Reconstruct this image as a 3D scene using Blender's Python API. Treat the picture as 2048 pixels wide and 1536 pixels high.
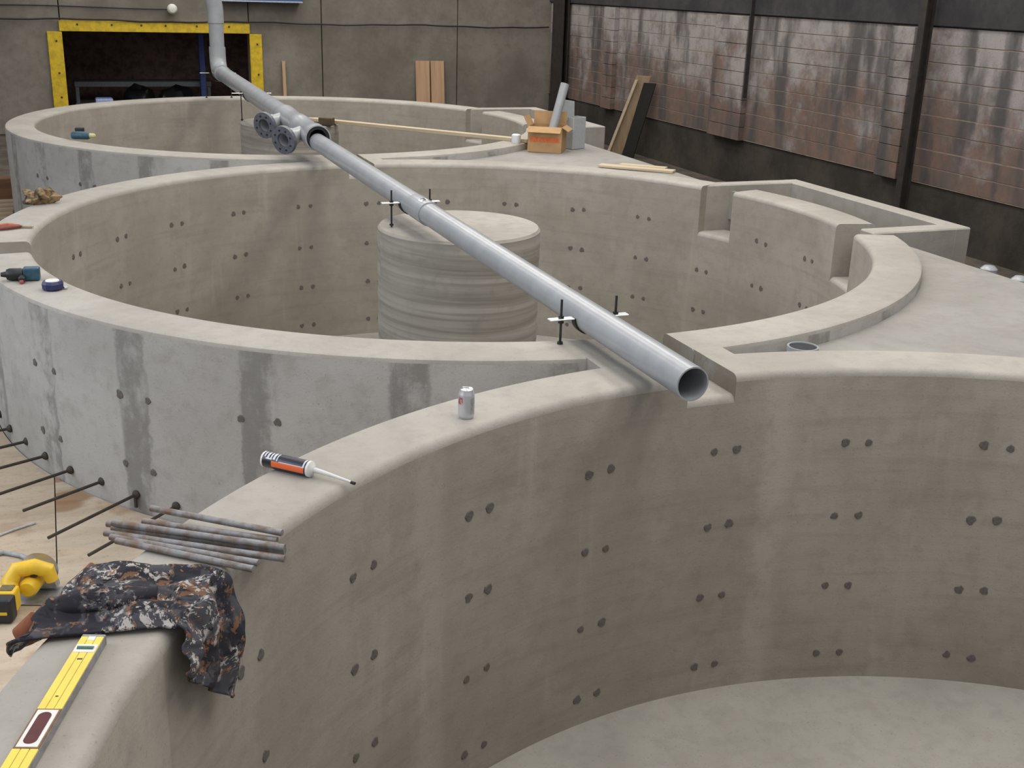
import bpy, bmesh, math, random
import numpy as np
from mathutils import Vector, Matrix, noise as mnoise
random.seed(7)
for o in list(bpy.data.objects): bpy.data.objects.remove(o)
sc = bpy.context.scene
col = sc.collection
PI = math.pi
# ------------------------------------------------------------------ camera
cam = bpy.data.cameras.new('camera'); cam_o = bpy.data.objects.new('camera', cam); col.objects.link(cam_o)
cam.sensor_fit = 'HORIZONTAL'; cam.sensor_width = 36.0; cam.lens = 36.0*2298.4/2048
cam.clip_start = 0.05; cam.clip_end = 200
m3 = Matrix(((0.93242264, 0.09227478, -0.34939001), (-0.36016607, 0.31614343, -0.87768658), (0.02946902, 0.94421327, 0.32801354)))
cam_o.matrix_world = Matrix.Translation((-2.639796, -7.753642, 1.631803)) @ m3.to_4x4()
sc.camera = cam_o
# ------------------------------------------------------------------ light
world = bpy.data.worlds.new('hall'); sc.world = world; world.use_nodes = True
bg = world.node_tree.nodes['Background']; bg.inputs[0].default_value = (0.94, 0.95, 1.0, 1); bg.inputs[1].default_value = 0.44
def area(name, loc, rot, sx, sy, power, colr):
    l = bpy.data.lights.new(name, 'AREA'); l.shape = 'RECTANGLE'; l.size = sx; l.size_y = sy; l.energy = power; l.color = colr
    o = bpy.data.objects.new(name, l); col.objects.link(o); o.location = loc; o.rotation_euler = rot; return o
WARM = (1.0, 0.938, 0.85)
for lu, pw in ((-2.6, 42), (0.4, 90), (3.4, 118)):          # rows of ceiling tubes, soft like the hall's own light
    for lv in (-6.0, 0.0, 6.0, 11.5): area('ceiling_tube_light', (lu, lv, 5.6), (0, 0, 0), 1.6, 4.6, pw, WARM)
area('daylight_window', (-7.5, -2.0, 3.0), (0, math.radians(-68), 0), 3.0, 8.0, 230, (0.84, 0.90, 1.0))
sc.view_settings.view_transform = 'Standard'; sc.view_settings.look = 'None'
sc.view_settings.gamma = 1.0; sc.view_settings.use_curve_mapping = False
sc.view_settings.exposure = 0.26

# ------------------------------------------------------------------ helpers
def obj(name, bm, m, parent=None, loc=None, smooth=False, rot=None):
    me = bpy.data.meshes.new(name)
    if isinstance(bm, bmesh.types.BMesh):
        bmesh.ops.recalc_face_normals(bm, faces=bm.faces)
        bm.to_mesh(me); bm.free()
    else:
        me = bm
    o = bpy.data.objects.new(name, me); col.objects.link(o)
    ms = m if isinstance(m, (list, tuple)) else [m]
    for x in ms: me.materials.append(x)
    if smooth:
        for p in me.polygons: p.use_smooth = True
        try: me.set_sharp_from_angle(angle=math.radians(38))
        except Exception: pass
    if parent is not None: o.parent = parent
    if loc is not None: o.location = loc
    if rot is not None: o.rotation_euler = rot
    return o
def tag(o, label=None, cat=None, group=None, kind=None):
    if label: o['label'] = label
    if cat: o['category'] = cat
    if group: o['group'] = group
    if kind: o['kind'] = kind
    return o
def thing(name, label=None, cat=None, loc=(0, 0, 0), rot=None, group=None, kind=None):
    o = bpy.data.objects.new(name, None); col.objects.link(o); o.location = loc; o.empty_display_size = 0.1
    if rot is not None: o.rotation_euler = rot
    return tag(o, label, cat, group, kind)
def B(): return bmesh.new()
def box(bm, c, s, rz=0.0, M=None, bev=0.0, mi=0, seg=1):
    mat = Matrix.Translation(c) @ Matrix.Rotation(rz, 4, 'Z') if M is None else M @ Matrix.Translation(c)
    r = bmesh.ops.create_cube(bm, size=1.0, matrix=mat @ Matrix.Diagonal((s[0], s[1], s[2], 1)))
    vs = r['verts']; fs = list({f for v in vs for f in v.link_faces})
    for f in fs: f.material_index = mi
    if bev > 0:
        es = list({e for v in vs for e in v.link_edges})
        r2 = bmesh.ops.bevel(bm, geom=es, offset=bev, segments=seg, affect='EDGES', profile=0.5)
        for f in r2['faces']: f.material_index = mi
    return bm
def frame_of(d):
    d = Vector(d).normalized()
    a = Vector((0, 0, 1)) if abs(d.z) < 0.95 else Vector((1, 0, 0))
    x = d.cross(a).normalized(); y = d.cross(x).normalized()
    return d, x, y
def sweep(bm, pts, rad, n=16, caps=True, mi=0):
    """tube along a polyline; rad a number or a list"""
    pts = [Vector(p) for p in pts]; rings = []
    prev = None
    for i, p in enumerate(pts):
        d = (pts[min(i+1, len(pts)-1)] - pts[max(i-1, 0)])
        if d.length < 1e-9: d = Vector((0, 0, 1))
        d.normalize()
        if prev is None: _, x, y = frame_of(d)
        else:
            x = (prev - d*prev.dot(d)).normalized(); y = d.cross(x)
        prev = x
        r = rad[i] if isinstance(rad, (list, tuple)) else rad
        rings.append([bm.verts.new(p + (x*math.cos(2*PI*k/n) + y*math.sin(2*PI*k/n))*r) for k in range(n)])
    for a, b in zip(rings, rings[1:]):
        for k in range(n):
            f = bm.faces.new((a[k], a[(k+1) % n], b[(k+1) % n], b[k])); f.material_index = mi
    if caps:
        f = bm.faces.new(rings[0][::-1]); f.material_index = mi
        f = bm.faces.new(rings[-1]); f.material_index = mi
    return bm
def lathe(bm, prof, n=32, M=None, mi=0, close=False):
    """prof: list of (r, z); revolve about local z"""
    M = M or Matrix.Identity(4); rings = []
    for r, z in prof:
        if r < 1e-6: rings.append([bm.verts.new(M @ Vector((0, 0, z)))])
        else: rings.append([bm.verts.new(M @ Vector((r*math.cos(2*PI*k/n), r*math.sin(2*PI*k/n), z))) for k in range(n)])
    pairs = list(zip(rings, rings[1:])) + ([(rings[-1], rings[0])] if close else [])
    for a, b in pairs:
        for k in range(n):
            k2 = (k+1) % n
            if len(a) == 1 and len(b) == 1: continue
            if len(a) == 1: f = bm.faces.new((a[0], b[k], b[k2]))
            elif len(b) == 1: f = bm.faces.new((a[k], a[k2], b[0]))
            else: f = bm.faces.new((a[k], a[k2], b[k2], b[k]))
            f.material_index = mi
    return bm
def axis_M(p, d):
    d, x, y = frame_of(d)
    return Matrix((( x.x, y.x, d.x, p[0]), (x.y, y.y, d.y, p[1]), (x.z, y.z, d.z, p[2]), (0, 0, 0, 1)))
def pipe(bm, p0, p1, ro, ri, n=32, mi=0):
    L = (Vector(p1)-Vector(p0)).length
    return lathe(bm, [(ri, 0), (ro, 0), (ro, L), (ri, L)], n, axis_M(p0, Vector(p1)-Vector(p0)), mi, close=True)
def blob(bm, c, s, seed, amp=0.25, sub=3, freq=3.0, mi=0):
    r = bmesh.ops.create_icosphere(bm, subdivisions=sub, radius=1.0)
    for v in r['verts']:
        n = mnoise.noise(v.co*freq + Vector((seed, seed*1.7, 0)))
        v.co = v.co*(1 + amp*n)
        v.co = Vector((v.co.x*s[0]+c[0], v.co.y*s[1]+c[1], v.co.z*s[2]+c[2]))
    for f in bm.faces: f.material_index = mi
    return bm
def instance(src, parent, loc, rot=(0, 0, 0), name=None, scale=None):
    o = bpy.data.objects.new(name or src.name.split('.')[0], src.data); col.objects.link(o)
    o.parent = parent; o.location = loc; o.rotation_euler = rot
    if scale: o.scale = scale
    return o

# ------------------------------------------------------------------ materials
def newmat(name):
    m = bpy.data.materials.new(name); m.use_nodes = True
    nt = m.node_tree; return m, nt, nt.nodes['Principled BSDF']
def N(nt, t, **kw):
    n = nt.nodes.new(t)
    for k, v in kw.items():
        if k == 'op': n.operation = v
        else: setattr(n, k, v)
    return n
def math_(nt, op, a, b=None, c=None):
    n = nt.nodes.new('ShaderNodeMath'); n.operation = op
    for i, x in enumerate((a, b, c)):
        if x is None: continue
        if isinstance(x, (int, float)): n.inputs[i].default_value = x
        else: nt.links.new(x, n.inputs[i])
    return n.outputs[0]
def mixc(nt, fac, a, b, blend='MIX'):
    n = nt.nodes.new('ShaderNodeMix'); n.data_type = 'RGBA'; n.blend_type = blend
    for i, x in ((0, fac), (6, a), (7, b)):
        if isinstance(x, (int, float)): n.inputs[i].default_value = x
        elif isinstance(x, tuple): n.inputs[i].default_value = (*x[:3], 1)
        else: nt.links.new(x, n.inputs[i])
    return n.outputs[2]
def noise(nt, vec, scale, detail=4, rough=0.6):
    n = nt.nodes.new('ShaderNodeTexNoise'); n.inputs['Scale'].default_value = scale; n.inputs['Detail'].default_value = detail; n.inputs['Roughness'].default_value = rough
    if vec is not None: nt.links.new(vec, n.inputs['Vector'])
    return n.outputs['Fac']
def ramp(nt, fac, lo, hi):
    n = nt.nodes.new('ShaderNodeMapRange'); n.inputs[1].default_value = lo; n.inputs[2].default_value = hi; n.interpolation_type = 'SMOOTHSTEP'
    nt.links.new(fac, n.inputs[0]); return n.outputs[0]
def combine(nt, x, y, z):
    n = nt.nodes.new('ShaderNodeCombineXYZ')
    for i, v in enumerate((x, y, z)):
        if isinstance(v, (int, float)): n.inputs[i].default_value = v
        else: nt.links.new(v, n.inputs[i])
    return n.outputs[0]
def bump(nt, p, h, strength, dist=0.01):
    b = nt.nodes.new('ShaderNodeBump'); b.inputs['Strength'].default_value = strength; b.inputs['Distance'].default_value = dist
    nt.links.new(h, b.inputs['Height']); nt.links.new(b.outputs[0], p.inputs['Normal'])
def plain(name, c, rough=0.5, metal=0.0, var=0.12, scale=40.0, c2=None, bmp=0.0):
    m, nt, p = newmat(name)
    tc = N(nt, 'ShaderNodeTexCoord').outputs['Object']
    f = noise(nt, tc, scale, 4)
    c2 = c2 or tuple(max(0, x*(1-var*2.2)) for x in c)
    nt.links.new(mixc(nt, ramp(nt, f, 0.35, 0.68), c, c2), p.inputs['Base Color'])
    p.inputs['Roughness'].default_value = rough; p.inputs['Metallic'].default_value = metal
    if bmp: bump(nt, p, f, bmp)
    return m
def concrete(name, c1, c2, spots=(0.16, 0.15, 0.13), spot_amt=0.5, rough=0.9, big=1.1):
    m, nt, p = newmat(name)
    pos = N(nt, 'ShaderNodeNewGeometry').outputs['Position']
    f1 = noise(nt, pos, big, 5, 0.62); f2 = noise(nt, pos, 9.0, 5, 0.65); f3 = noise(nt, pos, 85.0, 3, 0.6)
    c = mixc(nt, ramp(nt, f1, 0.34, 0.66), c1, c2)
    c = mixc(nt, math_(nt, 'MULTIPLY', ramp(nt, f2, 0.42, 0.7), 0.35), c, tuple(x*0.78 for x in c2))
    c = mixc(nt, math_(nt, 'MULTIPLY', ramp(nt, f3, 0.60, 0.72), spot_amt), c, spots)
    nt.links.new(c, p.inputs['Base Color']); p.inputs['Roughness'].default_value = rough
    p.inputs['Specular IOR Level'].default_value = 0.25
    bump(nt, p, math_(nt, 'ADD', f3, f2), 0.25, 0.006)
    return m
def tank_concrete(name, inner1, inner2, outer1, outer2, pale_from=None):
    """cast tank wall: form-panel streaks follow the wall's own angle, filler strips show outside"""
    m, nt, p = newmat(name)
    tc = N(nt, 'ShaderNodeTexCoord').outputs['Object']
    s = N(nt, 'ShaderNodeSeparateXYZ'); nt.links.new(tc, s.inputs[0]); x, y, z = s.outputs
    ang = math_(nt, 'MULTIPLY', math_(nt, 'ARCTAN2', y, x), 180/PI)
    r = math_(nt, 'SQRT', math_(nt, 'ADD', math_(nt, 'MULTIPLY', x, x), math_(nt, 'MULTIPLY', y, y)))
    out = ramp(nt, r, 3.0, 3.12)
    big = noise(nt, tc, 1.3, 5, 0.62); med = noise(nt, tc, 10.0, 5, 0.65); fine = noise(nt, tc, 90.0, 3, 0.6)
    streak = noise(nt, combine(nt, math_(nt, 'MULTIPLY', ang, 0.22), math_(nt, 'MULTIPLY', z, 0.5), r), 1.6, 5, 0.6)
    lift = noise(nt, combine(nt, math_(nt, 'MULTIPLY', ang, 0.05), math_(nt, 'MULTIPLY', z, 14.0), 0.0), 1.0, 4, 0.6)
    ci = mixc(nt, ramp(nt, big, 0.34, 0.66), inner1, inner2)
    ci = mixc(nt, math_(nt, 'MULTIPLY', ramp(nt, lift, 0.48, 0.72), 0.30), ci, tuple(v*0.72 for v in inner2))
    ci = mixc(nt, math_(nt, 'MULTIPLY', ramp(nt, streak, 0.56, 0.78), 0.34), ci, tuple(min(1, v*1.28) for v in inner1))
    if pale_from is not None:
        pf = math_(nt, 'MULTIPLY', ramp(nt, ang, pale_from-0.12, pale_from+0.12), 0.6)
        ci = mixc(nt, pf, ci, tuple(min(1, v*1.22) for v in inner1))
        for a_, w_, k_ in ((82.6, 2.2, 0.38), (120.4, 2.6, 0.32)):       # limey runs down two panel joints
            g_ = math_(nt, 'ABSOLUTE', math_(nt, 'ADD', math_(nt, 'SUBTRACT', ang, a_), math_(nt, 'MULTIPLY', math_(nt, 'SUBTRACT', med, 0.5), 3.0)))
            g_ = math_(nt, 'SUBTRACT', 1.0, ramp(nt, g_, w_*0.2, w_))
            ci = mixc(nt, math_(nt, 'MULTIPLY', g_, k_), ci, tuple(min(1, v*1.26) for v in inner1))
    co = mixc(nt, ramp(nt, big, 0.34, 0.66), outer1, outer2)
    fr = math_(nt, 'FRACT', math_(nt, 'DIVIDE', math_(nt, 'ADD', ang, 139.35+360+6.667), 13.3333))
    band = math_(nt, 'ABSOLUTE', math_(nt, 'SUBTRACT', fr, 0.5))
    edge = math_(nt, 'ADD', band, math_(nt, 'MULTIPLY', math_(nt, 'SUBTRACT', med, 0.5), 0.16))
    strip = math_(nt, 'SUBTRACT', 1.0, ramp(nt, edge, 0.115, 0.145))
    strip = math_(nt, 'MULTIPLY', strip, ramp(nt, math_(nt, 'ADD', streak, math_(nt, 'MULTIPLY', med, 0.7)), 0.66, 0.96))
    co = mixc(nt, math_(nt, 'MULTIPLY', strip, 0.75), co, tuple(v*0.50 for v in outer2))
    c = mixc(nt, out, ci, co)
    c = mixc(nt, math_(nt, 'MULTIPLY', ramp(nt, med, 0.45, 0.72), 0.30), c, tuple(v*0.70 for v in inner2))
    c = mixc(nt, math_(nt, 'MULTIPLY', ramp(nt, fine, 0.60, 0.74), 0.4), c, (0.15, 0.14, 0.12))
    nt.links.new(c, p.inputs['Base Color']); p.inputs['Roughness'].default_value = 0.88; p.inputs['Specular IOR Level'].default_value = 0.25
    bump(nt, p, math_(nt, 'ADD', fine, lift), 0.25, 0.006)
    return m
def wood(name, c1, c2, axis=0, rough=0.75, scale=14.0, stretch=0.07, blotch=None, stain=None):
    m, nt, p = newmat(name)
    tc = N(nt, 'ShaderNodeTexCoord').outputs['Object']
    s = N(nt, 'ShaderNodeSeparateXYZ'); nt.links.new(tc, s.inputs[0])
    v = [s.outputs[0], s.outputs[1], s.outputs[2]]; v[axis] = math_(nt, 'MULTIPLY', v[axis], stretch)
    f = noise(nt, combine(nt, *v), scale, 5, 0.65); g = noise(nt, tc, 2.2, 4)
    c = mixc(nt, ramp(nt, f, 0.35, 0.68), c1, c2)
    if blotch:
        c = mixc(nt, math_(nt, 'MULTIPLY', ramp(nt, g, 0.56, 0.66), 0.7), c, blotch)
        c = mixc(nt, math_(nt, 'MULTIPLY', ramp(nt, noise(nt, tc, 16.0, 5, 0.7), 0.50, 0.72), 0.45), c, tuple(v_*0.75 for v_ in c2))
        c = mixc(nt, math_(nt, 'MULTIPLY', ramp(nt, noise(nt, tc, 60.0, 3, 0.7), 0.58, 0.72), 0.5), c, (0.16, 0.11, 0.075))
    if stain:
        for (sx, sy, sr) in stain:
            dx = math_(nt, 'MULTIPLY', math_(nt, 'SUBTRACT', s.outputs[0], sx), 0.75); dy = math_(nt, 'SUBTRACT', s.outputs[1], sy)
            d2 = math_(nt, 'ADD', math_(nt, 'SQRT', math_(nt, 'ADD', math_(nt, 'MULTIPLY', dx, dx), math_(nt, 'MULTIPLY', dy, dy))), math_(nt, 'MULTIPLY', math_(nt, 'SUBTRACT', f, 0.5), 0.12))
            c = mixc(nt, math_(nt, 'MULTIPLY', math_(nt, 'SUBTRACT', 1.0, ramp(nt, d2, sr*0.6, sr)), 0.8), c, (0.26, 0.145, 0.065))
    nt.links.new(c, p.inputs['Base Color']); p.inputs['Roughness'].default_value = rough
    bump(nt, p, f, 0.15, 0.003)
    return m
TOP = concrete('lit_trowelled_concrete', (0.42, 0.40, 0.362), (0.35, 0.33, 0.295), spot_amt=0.3)  # trowelled tops; light from above partly put into the paler colour
SLAB = concrete('slab_concrete', (0.335, 0.325, 0.305), (0.28, 0.27, 0.25), spot_amt=0.2)
FLOORC = concrete('tank_floor_concrete', (0.41, 0.395, 0.36), (0.34, 0.325, 0.295), spot_amt=0.4)
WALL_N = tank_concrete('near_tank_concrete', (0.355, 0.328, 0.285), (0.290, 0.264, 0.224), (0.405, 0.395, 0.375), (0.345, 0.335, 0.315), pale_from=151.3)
WALL_M = tank_concrete('tank_concrete', (0.355, 0.328, 0.285), (0.290, 0.264, 0.224), (0.405, 0.395, 0.375), (0.345, 0.335, 0.315))
GROUND = concrete('hall_floor_concrete', (0.13, 0.11, 0.09), (0.07, 0.06, 0.05), big=2.0)
PLUG = plain('tie_plug_mortar', (0.145, 0.132, 0.118), 0.95, var=0.12, scale=60)
RUSTY = plain('dowel_steel', (0.045, 0.043, 0.042), 0.7, 0.3, c2=(0.07, 0.05, 0.038), scale=30)
PVC = plain('grey_pvc', (0.345, 0.365, 0.39), 0.26, 0.0, var=0.05, scale=6)
PVC_IN = PVC
FLANGE = plain('dark_grey_pvc', (0.13, 0.14, 0.17), 0.45, var=0.15)
RUBBER = plain('black_rubber', (0.012, 0.012, 0.016), 0.6)
GALV = plain('galvanised_steel', (0.72, 0.74, 0.74), 0.35, 0.6, var=0.06)
THREAD = plain('threaded_steel', (0.05, 0.05, 0.05), 0.5, 0.6)
STICKER = plain('white_sticker', (0.85, 0.85, 0.83), 0.6, var=0.02)
INK = plain('sticker_ink', (0.04, 0.04, 0.04), 0.6)

# ------------------------------------------------------------------ floor and hall
D = 6.41244
RI, RO, ZB = 2.859, 3.17, -1.68
VC = (-D, 0.0, D)
def rim_u(v, r):
    m = 0.0
    for c in VC:
        d = r*r-(v-c)**2
        if d > 0: m = max(m, math.sqrt(d))
    return m
bm = B()
vs = np.linspace(-14, 13.9, 420)
for sgn, far in ((-1, -12.0), (1, 6.75)):
    prev = None
    for v in vs:
        a = bm.verts.new((sgn*rim_u(v, 3.0), v, -1.022)); b = bm.verts.new((far, v, -1.022))
        if prev: bm.faces.new((prev[0], a, b, prev[1]))
        prev = (a, b)
tag(obj('floor', bm, GROUND), kind='structure')

# back wall: concrete panels with open joints around a wide door opening
VW, UW = 13.74, 6.5
BACK = concrete('old_wall_concrete', (0.25, 0.228, 0.195), (0.165, 0.15, 0.125), spot_amt=0.35, big=0.9)
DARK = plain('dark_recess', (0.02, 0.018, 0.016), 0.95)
wb = thing('wall_back', kind='structure', loc=(0, VW, 0))
def panel(u0, u1, z0, z1):
    b = B(); box(b, ((u0+u1)/2, 0.15, (z0+z1)/2), (u1-u0-0.016, 0.3, z1-z0-0.01), bev=0.006)
    obj('panel', b, BACK, wb)
for a in ((-8.6, -5.3, -1.02, 4.0), (-5.3, -2.42, -1.02, 4.0), (-2.42, 0.70, 0.69, 4.0), (0.70, 2.0, -1.02, 4.0), (2.0, 4.59, -1.02, 4.0), (4.59, UW+0.1, -1.02, 4.0)): panel(*a)
b = B()
for (u0, u1, z0, z1) in ((-8.6, -2.43, -1.02, 4.0), (-2.43, 0.71, 0.72, 4.0), (0.71, UW+0.1, -1.02, 4.0)):
    box(b, ((u0+u1)/2, 0.33, (z0+z1)/2), (u1-u0, 0.06, z1-z0))
obj('backing', b, DARK, wb)
# dark room behind the door opening
br = thing('wall_alcove', kind='structure', loc=(0, VW, 0))
ROOM = plain('dark_brown_boards', (0.36, 0.235, 0.20), 0.9, var=0.2, scale=8)
b = B(); box(b, (-0.85, 4.0, 0.6), (6.0, 0.1, 3.4)); obj('rear_panel', b, ROOM, br)
b = B(); box(b, (-3.9, 2.15, 0.6), (0.1, 3.7, 3.4)); box(b, (2.2, 2.15, 0.6), (0.1, 3.7, 3.4)); box(b, (-0.85, 2.15, 2.3), (6.0, 3.7, 0.1)); obj('side_panel', b, ROOM, br)
b = B(); box(b, (-0.85, 2.1, -1.05), (6.0, 3.9, 0.05)); obj('room_floor', b, GROUND, br)
YEL = plain('yellow_paint', (0.72, 0.50, 0.02), 0.5, var=0.12, scale=12)
d1 = thing('door_1', kind='structure', loc=(0, VW-0.03, 0))
b = B(); box(b, (-0.865, 0, 0.765), (3.15, 0.055, 0.175), bev=0.006); lint = obj('lintel_board', b, YEL, d1)
b = B(); box(b, (-2.52, 0, -0.175), (0.235, 0.055, 1.69), bev=0.006); jl = obj('jamb_board', b, YEL, d1)
b = B(); box(b, (0.805, 0, -0.175), (0.215, 0.055, 1.69), bev=0.006); jr = obj('jamb_board', b, YEL, d1)
BOLT = plain('bolt_steel', (0.10, 0.075, 0.02), 0.5, 0.5)
bo = None
def bolt(par, u, z):
    global bo
    if bo is None:
        b = B(); lathe(b, [(0, 0.012), (0.014, 0.012), (0.018, 0), (0.0, -0.002)], 8, axis_M((0, 0, 0), (0, -1, 0)))
        bo = obj('bolt', b, BOLT, par, (u, -0.028, z))
    else: instance(bo, par, (u, -0.028, z))
for u in (-2.15, -1.6, -1.12, -0.72, -0.2, 0.35): bolt(lint, u, 0.79)
for z in (0.52, 0.0, -0.4): bolt(jl, -2.5, z); bolt(jr, 0.83, z-0.02)
# contents of the dark room
BLUE = plain('blue_paint', (0.06, 0.10, 0.36), 0.5)
b = B(); box(b, (0, 0, 0.0), (0.11, 0.11, 1.75), bev=0.01); box(b, (0, 0, -0.86), (0.24, 0.24, 0.03))
tag(obj('steel_post', b, BLUE, loc=(0.06, VW+1.7, -0.145)), 'dark blue steel post standing in the dark doorway', 'post')
t = thing('storage_rack', 'low grey shelf in the dark room behind the yellow doorway', 'shelf', (-1.0, VW+2.3, -1.02))
GREY = plain('dull_grey_metal', (0.26, 0.28, 0.30), 0.6)
b = B(); box(b, (0, 0, 0.66), (2.5, 0.6, 0.10), bev=0.01); obj('shelf_top', b, GREY, t)
b = B(); box(b, (0, 0, 0.30), (2.5, 0.6, 0.04)); obj('lower_shelf', b, GREY, t)
for sx in (-1.2, 1.2):
    for sy in (-0.25, 0.25):
        b = B(); box(b, (sx, sy, 0.30), (0.06, 0.06, 0.62)); obj('leg', b, GREY, t)
b = B(); box(b, (0, 0, 0.275), (0.30, 0.3, 0.55), bev=0.03, seg=2)
tag(obj('storage_bin', b, plain('pale_blue_plastic', (0.40, 0.50, 0.85), 0.4), loc=(-1.80, VW+0.55, -1.02)), 'pale blue plastic bin just inside the dark doorway', 'bin')
for i, (u, w) in enumerate(((-1.15, 0.42), (-0.5, 0.5))):
    b = B(); blob(b, (0, 0, 0.34), (w*0.68, 0.3, 0.36), 3+i, 0.3, 3, 2.0)
    for v in b.verts: v.co.z = max(v.co.z, 0)
    tag(obj('trash_bag', b, plain('black_film', (0.012, 0.012, 0.014), 0.35), loc=(u, VW+1.35, -1.02), smooth=True),
        ['black lumpy bag nearer the pale blue bin in the doorway', 'black lumpy bag nearer the blue post in the doorway'][i], 'bag', 'bags in the dark room')
# back wall fittings
b = B(); pts = [(u, 0, 0.86+0.012*math.sin(u*2.1)+0.006*math.sin(u*7)) for u in np.linspace(-8.4, 6.42, 60)]
sweep(b, pts, 0.013, 8)
tag(obj('cable', b, RUBBER, loc=(0, VW-0.075, 0.005)), 'long black cable strung along the back wall above the yellow lintel', 'cable')
b = B(); pts = [(u, 0, 1.07+0.012*math.sin(u*1.7)) for u in np.linspace(-8.4, -0.68, 40)]
sweep(b, pts, 0.009, 8)
tag(obj('cable', b, RUBBER, loc=(0, VW-0.03, 0)), 'thin dark cable running to the small white wall lamp', 'cable')
t = thing('wall_lamp', 'small round white lamp on the back wall above the yellow doorway', 'lamp', (-0.6, VW, 1.07))
WHITE = plain('white_glass', (0.75, 0.75, 0.72), 0.25, var=0.03)
b = B(); lathe(b, [(0, 0), (0.05, 0), (0.05, 0.05), (0.04, 0.06), (0, 0.06)], 16, axis_M((0, 0, 0), (0, -1, 0))); obj('socket', b, WHITE, t, smooth=True)
b = B(); lathe(b, [(0.03, 0.05), (0.075, 0.09), (0.085, 0.13), (0.06, 0.18), (0, 0.2)], 16, axis_M((0, 0, 0), (0, -1, 0))); obj('globe', b, WHITE, t, smooth=True)
t = thing('blue_cabinet', 'blue metal wall box hung high on the back wall', 'wall box', (0.90, VW-0.13, 1.215))
BLUE2 = plain('blue_enamel', (0.055, 0.10, 0.26), 0.45)
b = B(); box(b, (0, 0, 0.35), (1.44, 0.24, 0.70), bev=0.008); obj('body', b, BLUE2, t)
b = B(); box(b, (0, -0.125, 0.012), (1.44, 0.02, 0.024), bev=0.004); obj('bottom_trim', b, plain('pale_trim', (0.4, 0.46, 0.55), 0.4), t)
b = B(); box(b, (-8.75, 0.0, 1.5), (0.3, 27.4, 5.04))
tag(obj('wall_left', b, concrete('pale_wall_paint', (0.62, 0.62, 0.60), (0.54, 0.54, 0.52), spot_amt=0.1)), kind='structure')
# right wall: clay block courses between pilasters, dark band above, dark base below
def blockmat():
    m, nt, p = newmat('stained_clay_block')
    pos = N(nt, 'ShaderNodeNewGeometry').outputs['Position']
    s = N(nt, 'ShaderNodeSeparateXYZ'); nt.links.new(pos, s.inputs[0]); x, y, z = s.outputs
    big = noise(nt, pos, 1.6, 5, 0.65); med = noise(nt, pos, 7.0, 5, 0.7); fine = noise(nt, pos, 50.0, 3)
    st = noise(nt, combine(nt, 0.0, math_(nt, 'MULTIPLY', math_(nt, 'ADD', y, math_(nt, 'MULTIPLY', med, 0.10)), 1.7), math_(nt, 'MULTIPLY', z, 0.35)), 1.6, 3, 0.55)
    lime = ramp(nt, math_(nt, 'ADD', math_(nt, 'MULTIPLY', z, 0.22), math_(nt, 'ADD', math_(nt, 'MULTIPLY', big, 0.9), math_(nt, 'MULTIPLY', med, 0.3))), 0.56, 0.86)
    c = mixc(nt, ramp(nt, med, 0.35, 0.65), (0.175, 0.108, 0.086), (0.130, 0.095, 0.076))
    c = mixc(nt, math_(nt, 'MULTIPLY', lime, 0.85), c, (0.335, 0.315, 0.31))
    c = mixc(nt, math_(nt, 'MULTIPLY', ramp(nt, st, 0.46, 0.66), 0.90), c, (0.055, 0.053, 0.055))
    c = mixc(nt, math_(nt, 'MULTIPLY', ramp(nt, noise(nt, pos, 3.1, 5, 0.7), 0.46, 0.68), 0.60), c, (0.10, 0.085, 0.075))
    c = mixc(nt, math_(nt, 'MULTIPLY', ramp(nt, fine, 0.56, 0.72), 0.45), c, (0.09, 0.075, 0.06))
    nt.links.new(c, p.inputs['Base Color']); p.inputs['Roughness'].default_value = 0.85
    bump(nt, p, med, 0.3, 0.01); return m
BLOCK = blockmat()
MORTAR = plain('pale_mortar', (0.25, 0.195, 0.15), 0.9, scale=10)
LOWW = concrete('dark_shaded_concrete', (0.060, 0.052, 0.042), (0.032, 0.028, 0.024), spot_amt=0.2, big=1.4)  # dark lower concrete, with the shade of the gap put into its colour
UPW = concrete('dark_upper_concrete', (0.060, 0.056, 0.058), (0.034, 0.032, 0.036), spot_amt=0.2, big=1.4)
wr = thing('wall_right', kind='structure', loc=(UW, 0, 0))
b = B(); box(b, (0.16, 2.8, -0.70), (0.3, 22.0, 0.665)); obj('wall_base', b, LOWW, wr)
b = B(); box(b, (0.139, 2.8, 0.48), (0.3, 22.0, 1.70)); obj('mortar_bed', b, MORTAR, wr)
b = B(); box(b, (0.12, 2.8, 2.67), (0.34, 22.0, 2.66), bev=0.01); obj('upper_band', b, UPW, wr)
bays = [(-8.2, -4.6), (-4.2, -0.72), (-0.35, 3.12), (3.52, 6.55), (7.42, 10.75), (11.15, 13.72)]
ncs = 9; ch = 1.696/ncs
for (v0, v1) in bays:
    for k in range(ncs):
        b = B(); jit = random.uniform(-0.003, 0.003)
        box(b, (0.03+jit, (v0+v1)/2, -0.366+ch*(k+0.5)+0.003), (0.09, v1-v0, ch-0.010), bev=0.003)
        obj('block_course', b, BLOCK, wr)
for (v0, v1) in ((-4.6, -4.2), (-0.72, -0.35), (3.12, 3.52), (6.55, 7.42), (10.75, 11.15)):
    pl = None
    for k in range(ncs):
        b = B(); box(b, (-0.02+random.uniform(-0.002, 0.002), (v0+v1)/2, -0.39+ch*(k+0.5)+0.003+0.012), (0.17, v1-v0-0.01, ch-0.006), bev=0.004)
        obj('pilaster_block', b, BLOCK, wr)
STEEL_AND_SHADE = plain('rusty_steel_and_shade', (0.040, 0.033, 0.030), 0.6, 0.2, c2=(0.025, 0.022, 0.020), scale=10)
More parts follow.
